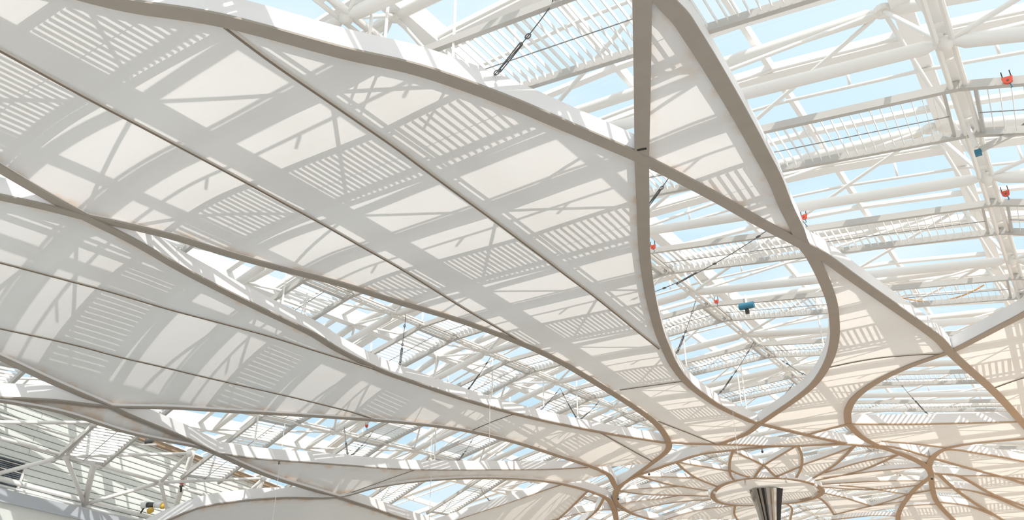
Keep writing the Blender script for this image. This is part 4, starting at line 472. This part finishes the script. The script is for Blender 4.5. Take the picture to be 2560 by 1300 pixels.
# ------------------------------------------------------------------ canopy of hung sails
def zc(x, y): return 10 - .00135 * max(0, y - 6) ** 2 * 1.0 - .0245 * max(0, -16 - x) ** 2 + EYE
def dense(pts, n=6):
    if len(pts) < 3:
        a, c = pts[0], pts[-1]; return [(a[0] + (c[0] - a[0]) * t / n, a[1] + (c[1] - a[1]) * t / n) for t in range(n + 1)]
    P = [pts[0]] + list(pts) + [pts[-1]]; out = []
    for i in range(1, len(P) - 2):
        p0, p1, p2, p3 = [np.array(p) for p in P[i - 1:i + 3]]
        for k in range(n):
            t = k / n; out.append(tuple(.5 * ((2 * p1) + (p2 - p0) * t + (2 * p0 - 5 * p1 + 4 * p2 - p3) * t * t + (3 * p1 - p0 - 3 * p2 + p3) * t ** 3)))
    out.append(tuple(pts[-1])); return out
def rib(pts, label, w=.36, h=.52, thin=False, lift=0.0, closed=False):
    path = [Vector((x, y, zc(x, y) + lift)) for x, y in (pts if closed else dense(pts))]
    c = path[len(path) // 2]
    t = empty('canopy_rib'); t.location = c
    tag(t, label, 'canopy rib', 'ribs of the canopy')
    pth = [p - c for p in path]
    MB().sweep(pth, [(-w / 2, 0), (w / 2, 0), (w / 2, .05), (-w / 2, .05)]).build('flange', M['rib_thin' if thin else 'flange'], t)
    wi = w * .43
    MB().sweep(pth, [(-wi, .051), (wi, .051), (wi, h), (-wi, h)]).build('fascia', M['fascia'], t)
    return t
def inside(p, poly):
    r = False; x, y = p; j = len(poly) - 1
    for i in range(len(poly)):
        xi, yi = poly[i]; xj, yj = poly[j]
        if (yi > y) != (yj > y) and x < (xj - xi) * (y - yi) / (yj - yi) + xi: r = not r
        j = i
    return r
def wrinkle(x, y):
    return .012 * math.sin(.9 * x + 1.7 * y) * math.sin(.35 * y - .6 * x) + .004 * math.sin(2.1 * x - 1.3 * y)
def sail(poly, label, seams=(), far=False, step=.8, lift=.075):
    A = np.array(poly, float); B = np.roll(A, -1, 0); D = B - A; LL = (D ** 2).sum(1) + 1e-9
    def dist(P):
        t = np.clip(((P[:, None] - A[None]) * D[None]).sum(2) / LL, 0, 1); q = A[None] + t[..., None] * D[None]
        return np.sqrt(((P[:, None] - q) ** 2).sum(2)).min(1)
    x0, y0 = A.min(0); x1, y1 = A.max(0); ins = []
    for gx in np.arange(x0, x1, step):
        for gy in np.arange(y0, y1, step):
            if inside((gx, gy), poly): ins.append((gx, gy))
    off = .32 if not far else .2
    for i in range(len(poly)):
        d = D[i] / math.sqrt(LL[i]); m_ = (A[i] + B[i]) / 2
        for sgn in (1, -1):
            q = m_ + sgn * off * np.array((-d[1], d[0]))
            if inside(q, poly): ins.append(tuple(q))
    if ins:
        I = np.array(ins); dd = dist(I); I = I[dd > off * .8]
    else: I = np.zeros((0, 2))
    vin = [Vector(p) for p in poly] + [Vector(p) for p in I]
    n = len(poly)
    vo, eo, fo, *_ = delaunay_2d_cdt(vin, [(i, (i + 1) % n) for i in range(n)], [], 1, .002)
    P = np.array([(v.x, v.y) for v in vo]); ed = dist(P)
    vs = []
    for (x, y), e_ in zip(P, ed):
        k = min(1, e_ / 1.5); vs.append((x, y, zc(x, y) + lift + k * (wrinkle(x, y) * .6 + .03)))
    c = Vector((*P.mean(0), 0)); c.z = zc(c.x, c.y) + lift
    me = bpy.data.meshes.new('membrane'); me.from_pydata([Vector(v) - c for v in vs], [], [tuple(f) for f in fo])
    me.materials.append(M['fabric_far' if far else 'fabric']); me.shade_smooth()
    at = me.attributes.new('edge', 'FLOAT', 'POINT'); at.data.foreach_set('value', ed.astype(np.float32))
    t = empty('shade_sail'); t.location = c; tag(t, label, 'shade sail', 'sails of the canopy')
    link('membrane', me, t)
    for sm in seams:
        path = []
        for x, y in dense(sm):
            path.append(Vector((x, y, zc(x, y) + lift - .012 + wrinkle(x, y) * .5)) - c)
        MB().sweep(path, [(-.022, -.03), (.022, -.03), (.022, .0), (-.022, .0)]).build('seam', M['seam'], t)
        MB().sweep([p + Vector((0, 0, .004)) for p in path], [(-.01, -.012), (.10, -.012), (.10, 0), (-.01, 0)]).build('seam_fold', M['seam_fold'], t)
    return t
D_ = DATA
LR = {
 'C1': 'rib sweeping from the upper left corner to the right edge',
 'C2': 'rib running straight down beside the largest sail into the teardrop',
 'C3': 'rib bounding the narrow top sail and the teardrop opening',
 'C4': 'rib along the upper edge of the second big sail',
 'C5': 'rib along the lower edge of the largest sail',
 'C6': 'rib running straight from the left edge to the bottom edge',
 'C7': 'rib along the lower edge of the second big sail',
 'C8': 'thin canopy rib with a broad white fascia above the pale low sail',
 'C9': 'arched rib over the lowest sail',
 'C10': 'short canopy rib with sloping white fascia over the small sail at the bottom centre',
 'C11': 'short thin canopy rib closing the small sail at the bottom centre',
 'C12': 'short thin canopy rib just beside the outer ring bend at the bottom',
 'C12b': 'thin level canopy rib crossing the bend at the bottom centre',
 'C13': 'rib curving round the big opening at the right',
 'C13b': 'tan canopy rib falling from the right opening down to the outer ring knot',
 'C14': 'level canopy rib with a broad grey fascia across the right opening',
 'C16': 'tan canopy rib curving up from the outer ring knot to the right edge',
 'C17': 'thin rib under the lower edge of the level right sail',
 'C18': 'thin tan rib joining the teardrop rib to the right opening',
 'C19': 'thin tan rib under the slim fascia left of the ring knot',
 'R1': 'level tan rib passing above the central ring between two crossings',
 'R2': 'tan outer ring rib arching over the central ring from knot to knot',
 'R3': 'tan outer ring rib curving down from the left knot',
 'R4': 'tan rib falling from the right knot to the bottom edge',
}
NEAR = {'C1', 'C2', 'C3', 'C4', 'C5', 'C6', 'C7', 'C9', 'C13'}
SLIM = {'C8': .2, 'C10': .22, 'C11': .16, 'C12': .2, 'C12b': .16, 'C17': .14, 'C18': .2, 'C19': .2, 'C14': .22}
LEAF = {'P1': 'upper edge rib of the leaf nearest the left knot', 'P2': 'top rib of the leaf reaching the left petal loop', 'P3': 'upper rib of the second leaf beside the left knot', 'P3b': 'lower rib of the second leaf beside the left knot',
 'P4': 'lower rib of the slim leaf pointing at the ring from the left', 'P4b': 'upper rib of the slim leaf pointing at the ring from the left', 'P5': 'lower rib of the lowest leaf left of the ring', 'P5b': 'upper rib of the lowest leaf left of the ring',
 'P6': 'left arc of the left petal loop above the ring', 'P6b': 'long diagonal rib crossing both petal loops above the ring', 'P6c': 'short lower rib of the left petal loop above the ring', 'P6d': 'right arc of the right petal loop above the ring',
 'P6e': 'rising diagonal rib crossing the petal loops above the ring', 'P6f': 'short lower rib of the right petal loop above the ring', 'P7': 'lower rib of the first leaf right of the petal loops', 'P7b': 'upper rib of the first leaf right of the petal loops',
 'P8': 'lower rib of the long striped leaf right of the ring', 'P8b': 'upper rib of the long striped leaf right of the ring', 'P9': 'upper rib of the level leaf reaching the right knot', 'P9b': 'lower rib of the level leaf reaching the right knot',
 'P10': 'middle rib of the fan of leaves right of the ring', 'P10b': 'lower rib of the fan of leaves right of the ring', 'P11': 'rib falling from the ring to the lower right crossing', 'P11b': 'short rib rising from the lower right crossing to the outer ring',
 'P12': 'curved end rib of the leaf below the ring on the right', 'P13': 'lower rib of the leaf below the ring on the right', 'P13b': 'lowest level rib at the bottom edge right of the ring',
 'P14': 'small bent rib left of the mirrored funnel', 'P14b': 'small bent rib right of the mirrored funnel', 'P15': 'rib rising from the bottom edge to the mirrored funnel',
 'L1t': 'upper rib of the topmost sail right of the right knot', 'L1b': 'lower rib of the topmost sail right of the right knot', 'L2t': 'upper rib of the second sail right of the right knot', 'L2b': 'lower rib of the second sail right of the right knot',
 'L3': 'short level rib closing the small triangular sail below the right knot', 'L4': 'diagonal rib running from the right knot to the lower right corner', 'L5t': 'upper rib of the corner sail at the lower right', 'L6': 'low rib of the last opening at the lower right',
 'L7': 'short rib bridging the outer ring and the falling right rib', 'L8': 'short upper rib bridging the outer ring and the falling right rib'}
for i, (nm, pts) in enumerate(D_['C'].items()):
    lift = .004 * (i % 7)
    if nm == 'C2':
        r_ = rib(pts, 'grey and white steel ' + LR[nm], lift=lift); q_ = Vector((TAPE[0], TAPE[1], zc(*TAPE) + lift)) - r_.location
        MB().box(q_ - Vector((0, 0, .004)), Vector((.11, .03, 0)), Vector((-.012, .035, 0)), Vector((0, 0, .008))).build('black_tape', M['black'], r_)
    elif nm in NEAR: rib(pts, 'grey and white steel ' + LR[nm], lift=lift)
    elif nm in LR: rib(pts, LR[nm], w=SLIM.get(nm, .34), thin=nm not in ('C8', 'C10', 'C14'), lift=lift)
    else: rib(pts, 'slender tan ' + LEAF[nm], w=.24 if nm[0] == 'L' else .16, h=.42 if nm[0] == 'L' else .30, thin=True, lift=lift)
LF = {
 'F1': 'largest off-white shade sail, nearest, spanning the upper left with three dark seams', 'F2': 'second big off-white sail below the lens-shaped opening, with two long seams',
 'F4': 'narrow pointed sail hanging between the two ribs at the top', 'F5': 'hourglass-shaped sail right of the teardrop opening', 'F6': 'striped sail beyond the right crossing at the right edge',
 'F7': 'level cream sail under the broad grey fascia at the right', 'F8': 'thin grey sail in front of the truss wall at the left', 'F9': 'long pale low sail tapering from the bend to the left', 'F10': 'lowest sail along the bottom edge in front of the wall',
 'F11': 'small triangular sail under the sloping fascia at the bottom centre', 'F12': 'sliver of cream sail under the crossing left of the petal loops', 'F12b': 'sliver of cream sail under the teardrop tip', 'F12c': 'sliver of cream sail inside the left bend of the outer ring',
 'F12d': 'tiny sliver of cream sail at the start of the right outer ring', 'F12e': 'slim cream sail between the outer ring and the right knot', 'F14': 'striped cream leaf sail reaching the left petal loop', 'F15': 'cream leaf sail second from the left knot',
 'F16': 'slim cream leaf sail pointing at the ring from the left', 'F17': 'lowest cream leaf sail left of the ring', 'F18': 'left cream petal sail above the ring', 'F19': 'right cream petal sail above the ring', 'F20': 'first cream leaf sail right of the petal loops',
 'F21': 'long striped cream leaf sail right of the ring', 'F22': 'level cream leaf sail reaching the right knot', 'F23': 'lower cream leaf sail in the fan right of the ring', 'F24': 'middle cream leaf sail in the fan right of the ring', 'F25': 'cream leaf sail below the ring on the right',
 'F26': 'thin cream leaf sail at the lower right of the ring', 'F27': 'cream sail scrap behind the mirrored funnel', 'F28': 'cream leaf sail at the bottom edge left of the funnel',
 'L1': 'topmost cream sail right of the right knot', 'L2': 'second cream sail right of the right knot', 'L3': 'small triangular striped sail below the right knot', 'L4': 'corner cream sail at the lower right', 'L5': 'cream sail at the bottom edge beside the falling right rib',
 'L6': 'cream sail at the bottom edge between the outer ring and the falling rib', 'L7': 'small cream sail between the outer ring and the falling rib'}
for nm, poly in D_['F'].items():
    near = nm in ('F1', 'F2', 'F4', 'F8', 'F9', 'F10')
    ar = (max(p[0] for p in poly) - min(p[0] for p in poly)) * (max(p[1] for p in poly) - min(p[1] for p in poly))
    sail(poly, LF[nm], D_['S'].get(nm, ()), far=not near, step=.55 if nm in ('F1', 'F2') else .8)

# central ring with its disc sail and mirrored funnel
RC = (-16.3, 55.58); RR = 3.72
circ = [(RC[0] + RR * math.cos(2 * PI * i / 48), RC[1] + RR * math.sin(2 * PI * i / 48)) for i in range(49)]
rib(circ, 'tan circular rib of the central ring around the mirrored funnel', w=.36, h=.4, thin=True, lift=-.05, closed=True)
sail(circ[:-1], 'round cream disc sail inside the central ring', far=True, lift=.1)
fz = zc(*RC) + .12
fun = empty('mirrored_funnel'); fun.location = (*RC, fz); tag(fun, 'tall mirrored funnel of upright chrome facets hanging under the central ring', 'funnel')
random.seed(3); nf = 40; ang = [2 * PI * (i + random.uniform(-.25, .25)) / nf for i in range(nf)]; rad = [1.18 * random.uniform(.9, 1.04) for _ in range(nf)]
for i in range(nf):
    a0, a1 = ang[i], ang[(i + 1) % nf]; r0, r1 = rad[i], rad[(i + 1) % nf]
    q = lambda a, r, z: Vector((r * math.cos(a), r * math.sin(a), z))
    ring4 = [(1, 0), (.78, -1.1), (.60, -2.2), (.52, -4.0)]
    vs = [q(a, r * f, z) for f, z in ring4 for a, r in ((a0, r0), (a1, r1))] + [q(a, r * f - .03, z) for f, z in ring4 for a, r in ((a0, r0), (a1, r1))]
    fs = []
    for t in range(3):
        fs += [(2 * t, 2 * t + 1, 2 * t + 3, 2 * t + 2), (8 + 2 * t, 10 + 2 * t, 11 + 2 * t, 9 + 2 * t)]
        fs += [(2 * t, 2 * t + 2, 10 + 2 * t, 8 + 2 * t), (2 * t + 1, 9 + 2 * t, 11 + 2 * t, 3 + 2 * t)]
    fs += [(0, 8, 9, 1), (6, 7, 15, 14)]
    MB().add(vs, fs).build('mirror_facet', M[random.choice(['chrome', 'chrome', 'chrome', 'mid_reflection', 'mid_reflection', 'dark_reflection'])], fun)  # facet colours vary to paint in light and dark reflections
MB().tube([((0, 0, -.02), 1.0), ((0, 0, .1), 1.0)], 24).build('cap', M['grey_steel'], fun)

# ------------------------------------------------------------------ hangers, chains, clamps and small gear
def hanger(x, y, i, lab):
    z0 = zc(x, y) + .5; z1 = rp((x - XC) / HR, y).z + 1.0
    t = empty('hanger_rod'); t.location = (x, y, z0); tag(t, lab, 'hanger', 'rods carrying the canopy')
    MB().tube([((0, 0, 0), .035), ((0, 0, z1 - z0), .035)], 8).build('rod', M['white_steel'], t)
    MB().tube([((0, 0, -.02), .08), ((0, 0, .12), .08)], 8).build('foot', M['white_steel'], t)
HL = ['white hanger rod over the left side of the teardrop tip', 'white hanger rod near the left rim of the teardrop', 'white hanger rod at the right rim of the teardrop', 'white hanger rod at the narrow end of the lens opening', 'white hanger rod left of the first truss node in the lens opening',
 'white hanger rod beside the dark turnbuckle chain at the top', 'left of a pair of white hanger rods above the long top rib', 'right of a pair of white hanger rods above the long top rib', 'white hanger rod over the middle of the lens opening', 'white hanger rod below the second truss node', 'short white hanger rod at the teardrop tip', 'first white hanger rod at the pointed end of the lens opening', 'white hanger rod above the low fascia', 'white hanger rod beside the hanging sack', 'white hanger rod over the far end of the second sail', 'white hanger rod at the far end of the lens opening']
for i, (x, y) in enumerate(HANG): hanger(x, y, i, HL[i])
def chain(a, b_, lab, r=.013):
    a = up1(a); b_ = up1(b_) + Vector((0, 0, .45)); d = b_ - a; l_ = d.length; u = d / l_
    t = empty('turnbuckle_chain'); t.location = b_; tag(t, lab, 'chain', 'chains bracing the canopy')
    a = a - b_; s = Vector((0, 0, -.04 * l_))
    pt = lambda f: a * (1 - f) + s * 4 * f * (1 - f)
    MB().tube([(pt(i / 10), r) for i in range(11)], 6).build('cable', M['cable'], t)
    x = u.cross(Vector((0, 0, 1))).normalized() * .035
    c = pt(.72); mb = MB(); h = u * min(.42, l_ * .16)
    mb.tube([(c - h + x, .018), (c + h + x, .013)], 6); mb.tube([(c - h - x, .018), (c + h - x, .013)], 6)
    mb.ball(c - h, .045, 8, 5); mb.ball(c + h, .045, 8, 5)
    tag(mb.build('turnbuckle', M['cable'], t), kind='stuff')
    for f in (.18, .5, .9):
        mb = MB(); c = pt(f); x2 = u.cross(Vector((0, 0, 1))).normalized(); y2 = x2.cross(u); rr = .05
        mb.tube([(c + rr * (math.cos(2 * PI * i / 10) * u * 1.5 + math.sin(2 * PI * i / 10) * x2), .014) for i in range(11)], 6); mb.build('shackle', M['cable'], t)
CLB = ['dark turnbuckle chain from the top edge down to the long top rib', 'dark chain with long link below the first truss node of the lens opening', 'dark chain slanting from the second truss node', 'dark chain of a V below the third truss node, steeper leg', 'dark chain meeting the V from the far side', 'thin dark chain slanting left from the third truss node',
 'dark chain beside the straight rib below the first crossing', 'long dark turnbuckle chain across the upper teardrop opening', 'dark chain down to the left rim of the teardrop', 'dark chain from the middle node to the left lower rim of the teardrop', 'dark chain from the middle node to the right rim of the teardrop', 'dark chain near the teardrop tip', 'pale chain and turnbuckle right of the second crossing', 'dark chain of the left pair over the low fascia', 'slanting dark chain of the pair over the low fascia', 'dark chain below the hanging sack panel', 'dark chain at the bottom edge over the lowest opening', 'thin chain at the left of the right opening', 'dark chain running along the truss in the right opening']
for (a, b_), lab in zip(CHAIN, CLB): chain(a, b_, lab)
for i, (p, lab) in enumerate(zip(CLAMP[:6], ['red beam trolley on the channel near the top right corner', 'red beam trolley beside the straight rib', 'red beam trolley peeping out beside the right crossing', 'red beam trolley inside the teardrop opening', 'red beam trolley at the second truss chord near the right edge', 'small red beam trolley over the low opening'])):
    t = empty('beam_trolley'); t.scale = (.5, .5, .5); t.location = up1(p) + Vector((0, 0, -.1)); tag(t, lab, 'trolley', 'red trolleys on the louvre beams')
    mb = MB(); mb.add([(-.2, -.06, .12), (.2, -.06, .12), (.16, -.06, -.12), (.05, -.06, -.2), (-.05, -.06, -.2), (-.16, -.06, -.12), (-.2, .06, .12), (.2, .06, .12), (.16, .06, -.12), (.05, .06, -.2), (-.05, .06, -.2), (-.16, .06, -.12)],
        [(0, 1, 2, 3, 4, 5), (11, 10, 9, 8, 7, 6)] + [(i_, i_ + 6, (i_ + 1) % 6 + 6, (i_ + 1) % 6) for i_ in range(6)]); mb.build('red_plate', M['red'], t)
    for sx in (-.15, .15): MB().bar((sx, 0, .1), (sx, 0, .42), .04, .05, (0, 1, 0)).build('side_strap', M['black'], t)
    MB().tube([((0, -.08, -.05), .04), ((0, .08, -.05), .04)], 8).build('pin', M['dark_steel'], t)
    MB().tube([((.05, 0, -.2), .03), ((.08, 0, -.38), .03), ((.02, 0, -.42), .025)], 6).build('hook', M['blue'], t)
# electric hoist with blue motor in the teardrop
t = empty('hoist'); t.location = (-8.3, 29.1, 12.45); tag(t, 'small blue motor hoist hanging under the louvres in the teardrop opening', 'hoist')
MB().tube([((-.3, 0, 0), .14), ((.3, 0, 0), .14)], 12).build('motor', M['blue'], t); MB().bar((0, 0, .1), (0, 0, .5), .06, .06, (0, 1, 0)).build('bracket', M['white_steel'], t)
MB().bar((0, 0, -.15), (0, 0, -.34), .14, .12, (0, 1, 0)).build('control_box', M['black'], t)
# service arm at the right edge
t = empty('service_arm'); t.location = (1.1, 18.5, 11.2); tag(t, 'grey bent service arm with blue ends hanging at the upper right edge', 'bracket')
MB().bar((-.45, -.1, -.1), (.5, .1, .25), .1, .12).build('arm', M['grey_steel'], t); MB().bar((.45, .1, .3), (.75, .15, -.15), .2, .16).build('clamp_block', M['dark_steel'], t)
MB().box((-.5, -.1, -.16), Vector((.07, 0, 0)), Vector((0, .07, 0)), Vector((0, 0, .06))).build('end_cap', M['blue'], t); MB().ball((.75, .1, -.25), .12).build('reel', M['blue'], t)
MB().bar((-.5, -.1, .0), (-.62, -.4, 1.1), .09, .09).build('post', M['white_steel'], t)
# sack on a cord
t = empty('hanging_sack'); t.location = (-28.6, 33.2, 8.4); tag(t, 'small grey cloth sack hanging on a cord below the louvres', 'sack')
MB().tube([((0, 0, -.5), .06), ((0, 0, -.42), .2), ((0, 0, -.1), .24), ((0, 0, .2), .16), ((0, 0, .42), .05)], 12).build('bag', M['sack'], t, True)
MB().tube([((0, 0, .4), .012), ((0, 0, 2.4), .012)], 6).build('cord', M['white_steel'], t)
# thin cords hanging through the canopy
for (x, y, zz), lab, top in zip(CORD, ['thin white cord hanging in front of the second sail', 'thin white cord hanging in front of the pale low sail', 'thin cord with a small black U hook near the low fascia', 'thin white cord hanging below the teardrop tip'], (2.5, 2.2, 1.8, 1.6)):
    t = empty('plumb_line'); t.location = (x, y, zz + EYE); tag(t, lab, 'hanging cord', 'cords hanging from the roof')
    MB().tube([((0, 0, top), .014), ((0, 0, -2.6), .014)], 5).build('line', M['white_steel'], t)
    if 'hook' in lab:
        MB().tube([((-.08, 0, .08), .025), ((-.08, 0, -.08), .025), ((.08, 0, -.08), .025), ((.08, 0, .08), .025)], 6).build('hook', M['black'], t)
# small round lamps on ring and ribs
for (x, y, zz), lab in zip(LAMPS, ['round white lamp on the near rim of the central ring, left of two', 'round white lamp on the near rim of the central ring, right of two', 'round white lamp at the right end of the central ring', 'round white lamp at the left end of the central ring', 'dark spot lamp at the left knot of the outer ring', 'dark spot lamp at the right knot of the outer ring', 'dark spot lamp under the outer ring near the left bend', 'dark spot lamp under the outer ring above the left petal loop']):
    t = empty('spot_lamp'); dk = lab.startswith('dark'); t.location = (x, y, zc(x, y) - .1); tag(t, lab, 'lamp', 'lamps on the ring')
    MB().ball((0, 0, -.10), .11 if not dk else .075).build('head', M['dark_steel' if dk else 'lamp'], t, True)
    MB().tube([((0, 0, -.05), .05), ((0, 0, .16), .05)], 8).build('stem', M['grey_steel'], t)
# hose and cable draped under the right roof
t = empty('hose'); t.location = (0, 0, 0); tag(t, 'thin orange hose sagging under the gutter at the right', 'hose')
pa = up1(HOSE[0]); pb = up1(HOSE[1]); pts = [pa.lerp(pb, i / 12) - Vector((0, 0, .5 * 4 * (i / 12) * (1 - i / 12))) for i in range(13)]
t.location = pa; MB().tube([(p - pa, .035) for p in pts], 6).build('line', M['orange'], t)

# ------------------------------------------------------------------ left side wall with boarding, ledge, vent and its truss
WQ = Vector((-39.0, 18.058, 6.162 + EYE)); WD = Vector((-.27609, .95698, -.0893)); WN = Vector((.96081, .27719, 0)); WU = Vector((-.02475, .0858, .996))
def wp(s, v, o=0.0): return WQ + WD * s + WU * v + WN * o
wall = empty('wall_left'); tag(wall, kind='structure')
MB().add([wp(-30, -12, -.4), wp(75, -12, -.4), wp(75, 1.95, -.4), wp(-30, 1.95, -.4), wp(-30, -12, -.1), wp(75, -12, -.1), wp(75, 1.95, -.1), wp(-30, 1.95, -.1)],
   [(0, 1, 2, 3), (7, 6, 5, 4), (0, 4, 5, 1), (1, 5, 6, 2), (2, 6, 7, 3), (3, 7, 4, 0)]).build('backing', M['siding'], wall)
row = 0; v = -3.3
while v < 1.85:
    for i in range(4):
        s0 = -14 + i * 12 + (row % 2) * 4; s1 = s0 + 11.97
        pr = [(0, -.1), (.0, .045), (.03, .06), (.245, .04), (.268, .015), (.268, -.1)]
        vs = [wp(s, v + a, o) for s in (s0, s1) for a, o in pr]; m_ = len(pr)
        MB().add(vs, [(k, (k + 1) % m_, (k + 1) % m_ + m_, k + m_) for k in range(m_)] + [tuple(range(m_ - 1, -1, -1)), tuple(range(m_, 2 * m_))]).build('board', M['siding'], wall)
    v += .285; row += 1
def wbox(name, s0, s1, v0, v1, o0, o1, m_, parent): return MB().box((wp(s0, v0, o0) + wp(s1, v1, o1)) / 2, WD * (s1 - s0) / 2, WU * (v1 - v0) / 2, WN * (o1 - o0) / 2).build(name, m_, parent)
wbox('eave_board', -30, 75, 1.9, 2.12, -.3, .35, M['brown'], wall)
wbox('eave_cap', -30, 75, 2.12, 2.2, -.5, .45, M['white_bar'], wall)
tr = tag(empty('trim_1'), kind='structure')
wbox('ledge', -30, 75, -2.75, -2.3, -.05, .9, M['ledge'], tr); wbox('lower_wall', -30, 75, -12, -2.8, -.05, .8, M['siding'], tr)
wbox('ledge_lip', -30, 75, -2.82, -2.74, -.05, .96, M['ledge'], tr)
t = empty('wall_vent'); t.location = wp(-2.6, -1.4); tag(t, 'dark slatted vent grille set in the white boarding at the far left', 'vent')
q0 = wp(-2.6, -1.4)
def vb(name, s0, s1, v0, v1, o0, o1, m_): MB().box((wp(s0, v0, o0) + wp(s1, v1, o1)) / 2 - q0, WD * (s1 - s0) / 2, WU * (v1 - v0) / 2, WN * (o1 - o0) / 2).build(name, m_, t)
vb('back_plate', -6, -2.05, -1.95, -.85, .02, .07, M['vent'])
for i in range(13): vb('vent_slat', -6, -2.08, -1.93 + i * .083, -1.885 + i * .083, .07, .13, M['grey_steel'] if i % 4 == 3 else M['vent'])
vb('side_frame', -2.08, -1.98, -1.98, -.82, .02, .16, M['white_steel'])
def ev(y): s = (y - 18.23) / .957; return wp(s, 2.3, .3)
for k in KS:
    if k == 13: continue
    y = yu(k)
    for dy_, w_, h_ in ((1.78, .5, .2), (0, .34, .3), (2.9, .1, .1)):
        d = dU(-2.17) + .3; MB().bar(rp(-2.17, y + dy_, d), ev(y + dy_), w_, h_).build('eave_rafter', M['white_bar'], ceiling)
    for f in (.02, .5):
        d = dU(-2.17) + .4; a = rp(-2.17, y, d).lerp(ev(y), f); c = rp(-2.17, yu(k + 1), d).lerp(ev(yu(k + 1)), f)
        MB().bar(a, c, .2, .35).build('glazing_bar', M['white_bar'], ceiling)
    d = dU(-2.17) + .62; z = Vector((0, 0, .3))
    MB().add([rp(-2.17, y, d), ev(y) + z, ev(yu(k + 1)) + z, rp(-2.17, yu(k + 1), d)], [(0, 1, 2, 3)]).build('glass_pane', M['glass'], ceiling)
# truss pipe lines along the wall
tp = tag(empty('trim_2'), kind='structure')
for v_, r, o in ((-1.85, .11, .45), (-2.12, .05, .5)):
    MB().tube([(wp(-20, v_, o), r), (wp(60, v_, o), r)], 8).build('pipe', M['white_steel'], tp, True)
T1 = wp(1.35, -2.05, .6)
for i in range(-2, 10):
    st = Vector((-.9, 5.3, -.5)) * i; W = up1((-35.9, 16.6, 5.67)) + st; U = up1((-33.3, 16.25, 6.8)) + st; T = T1 + st; q = Vector((-.9, 5.3, -.5))
    for p, r in ((W, .19), (U, .17), (T, .13)): MB().ball(p, r).build('node', M['white_steel'], tp, True)
    for a, c, r in ((W, W + q, .085), (W, T, .10), (T, W + q, .095), (W, U, .095), (U, W - q, .08), (T, U + Vector((-1.6, 1.2, .4)), .14), (W + Vector((.5, 0, .75)), W + q + Vector((.5, 0, .75)), .06)):
        MB().tube([(a, r), (c, r)], 8).build('strut', M['white_steel'], tp, True)
t = empty('flood_light'); fp = up1((-39.44, 23.19, 4.35)); t.location = fp; tag(t, 'silver flood light with two amber lenses on the ledge truss', 'flood light')
def lb(a, b2, r, nm, m_): MB().tube([(Vector(a), r), (Vector(b2), r * .9)], 12).build(nm, m_, t, True)
lb((-.45, -.25, .0), (-.25, -.1, .02), .22, 'housing', M['lamp']); lb((-.2, -.1, 0), (.15, .1, 0), .14, 'body', M['dark_steel']); lb((.15, .1, 0), (.5, .3, -.05), .16, 'barrel', M['lamp']); lb((.5, .3, -.05), (.62, .38, -.06), .17, 'amber_lens', M['yellow']); lb((.0, -.1, -.35), (.2, .02, -.25), .15, 'second_lens', M['yellow']); lb((-.3, -.2, -.15), (-.5, -.3, -.6), .04, 'stalk', M['black'])

t = empty('stop_valve'); t.location = up1(CLAMP[6]); tag(t, 'small red stop valve at the end of a louvre panel by the wall', 'valve')
MB().tube([((0, 0, -.12), .09), ((0, 0, .14), .09)], 10).build('body', M['red'], t); MB().tube([((-.12, 0, -.2), .05), ((.12, 0, -.2), .05)], 8).build('pipe_stub', M['dark_steel'], t)
MB().bar((0, 0, -.2), (.05, 0, -.5), .05, .08, (0, 1, 0)).build('lever', M['black'], t)
t = empty('camera_bracket'); t.location = up1((-34.26, 19.45, 6.42)); tag(t, 'grey stepped bracket with a dark camera hung before the white boarding', 'bracket')
MB().bar((-.1, 0, 0), (-.1, 0, 1.2), .1, .1, (0, 1, 0)).build('drop_post', M['white_steel'], t); MB().bar((-.9, -.6, .02), (.3, .2, .02), .09, .08).build('arm', M['grey_steel'], t)
MB().bar((-.9, -.6, 0), (-.9, -.6, .6), .06, .06, (0, 1, 0)).build('upright', M['white_steel'], t); MB().tube([((-.15, -.1, .14), .12), ((.15, .1, .2), .10)], 10).build('camera_body', M['dark_steel'], t)
MB().bar((.25, .15, .3), (.7, .45, .3), .22, .03).build('hood', M['grey_steel'], t)

# far gable wall
fw = tag(empty('wall_far'), kind='structure')
MB().box((-10, 112, 3), Vector((70, 0, 0)), Vector((0, .2, 0)), Vector((0, 0, 3.2))).build('panel', M['siding'], fw)
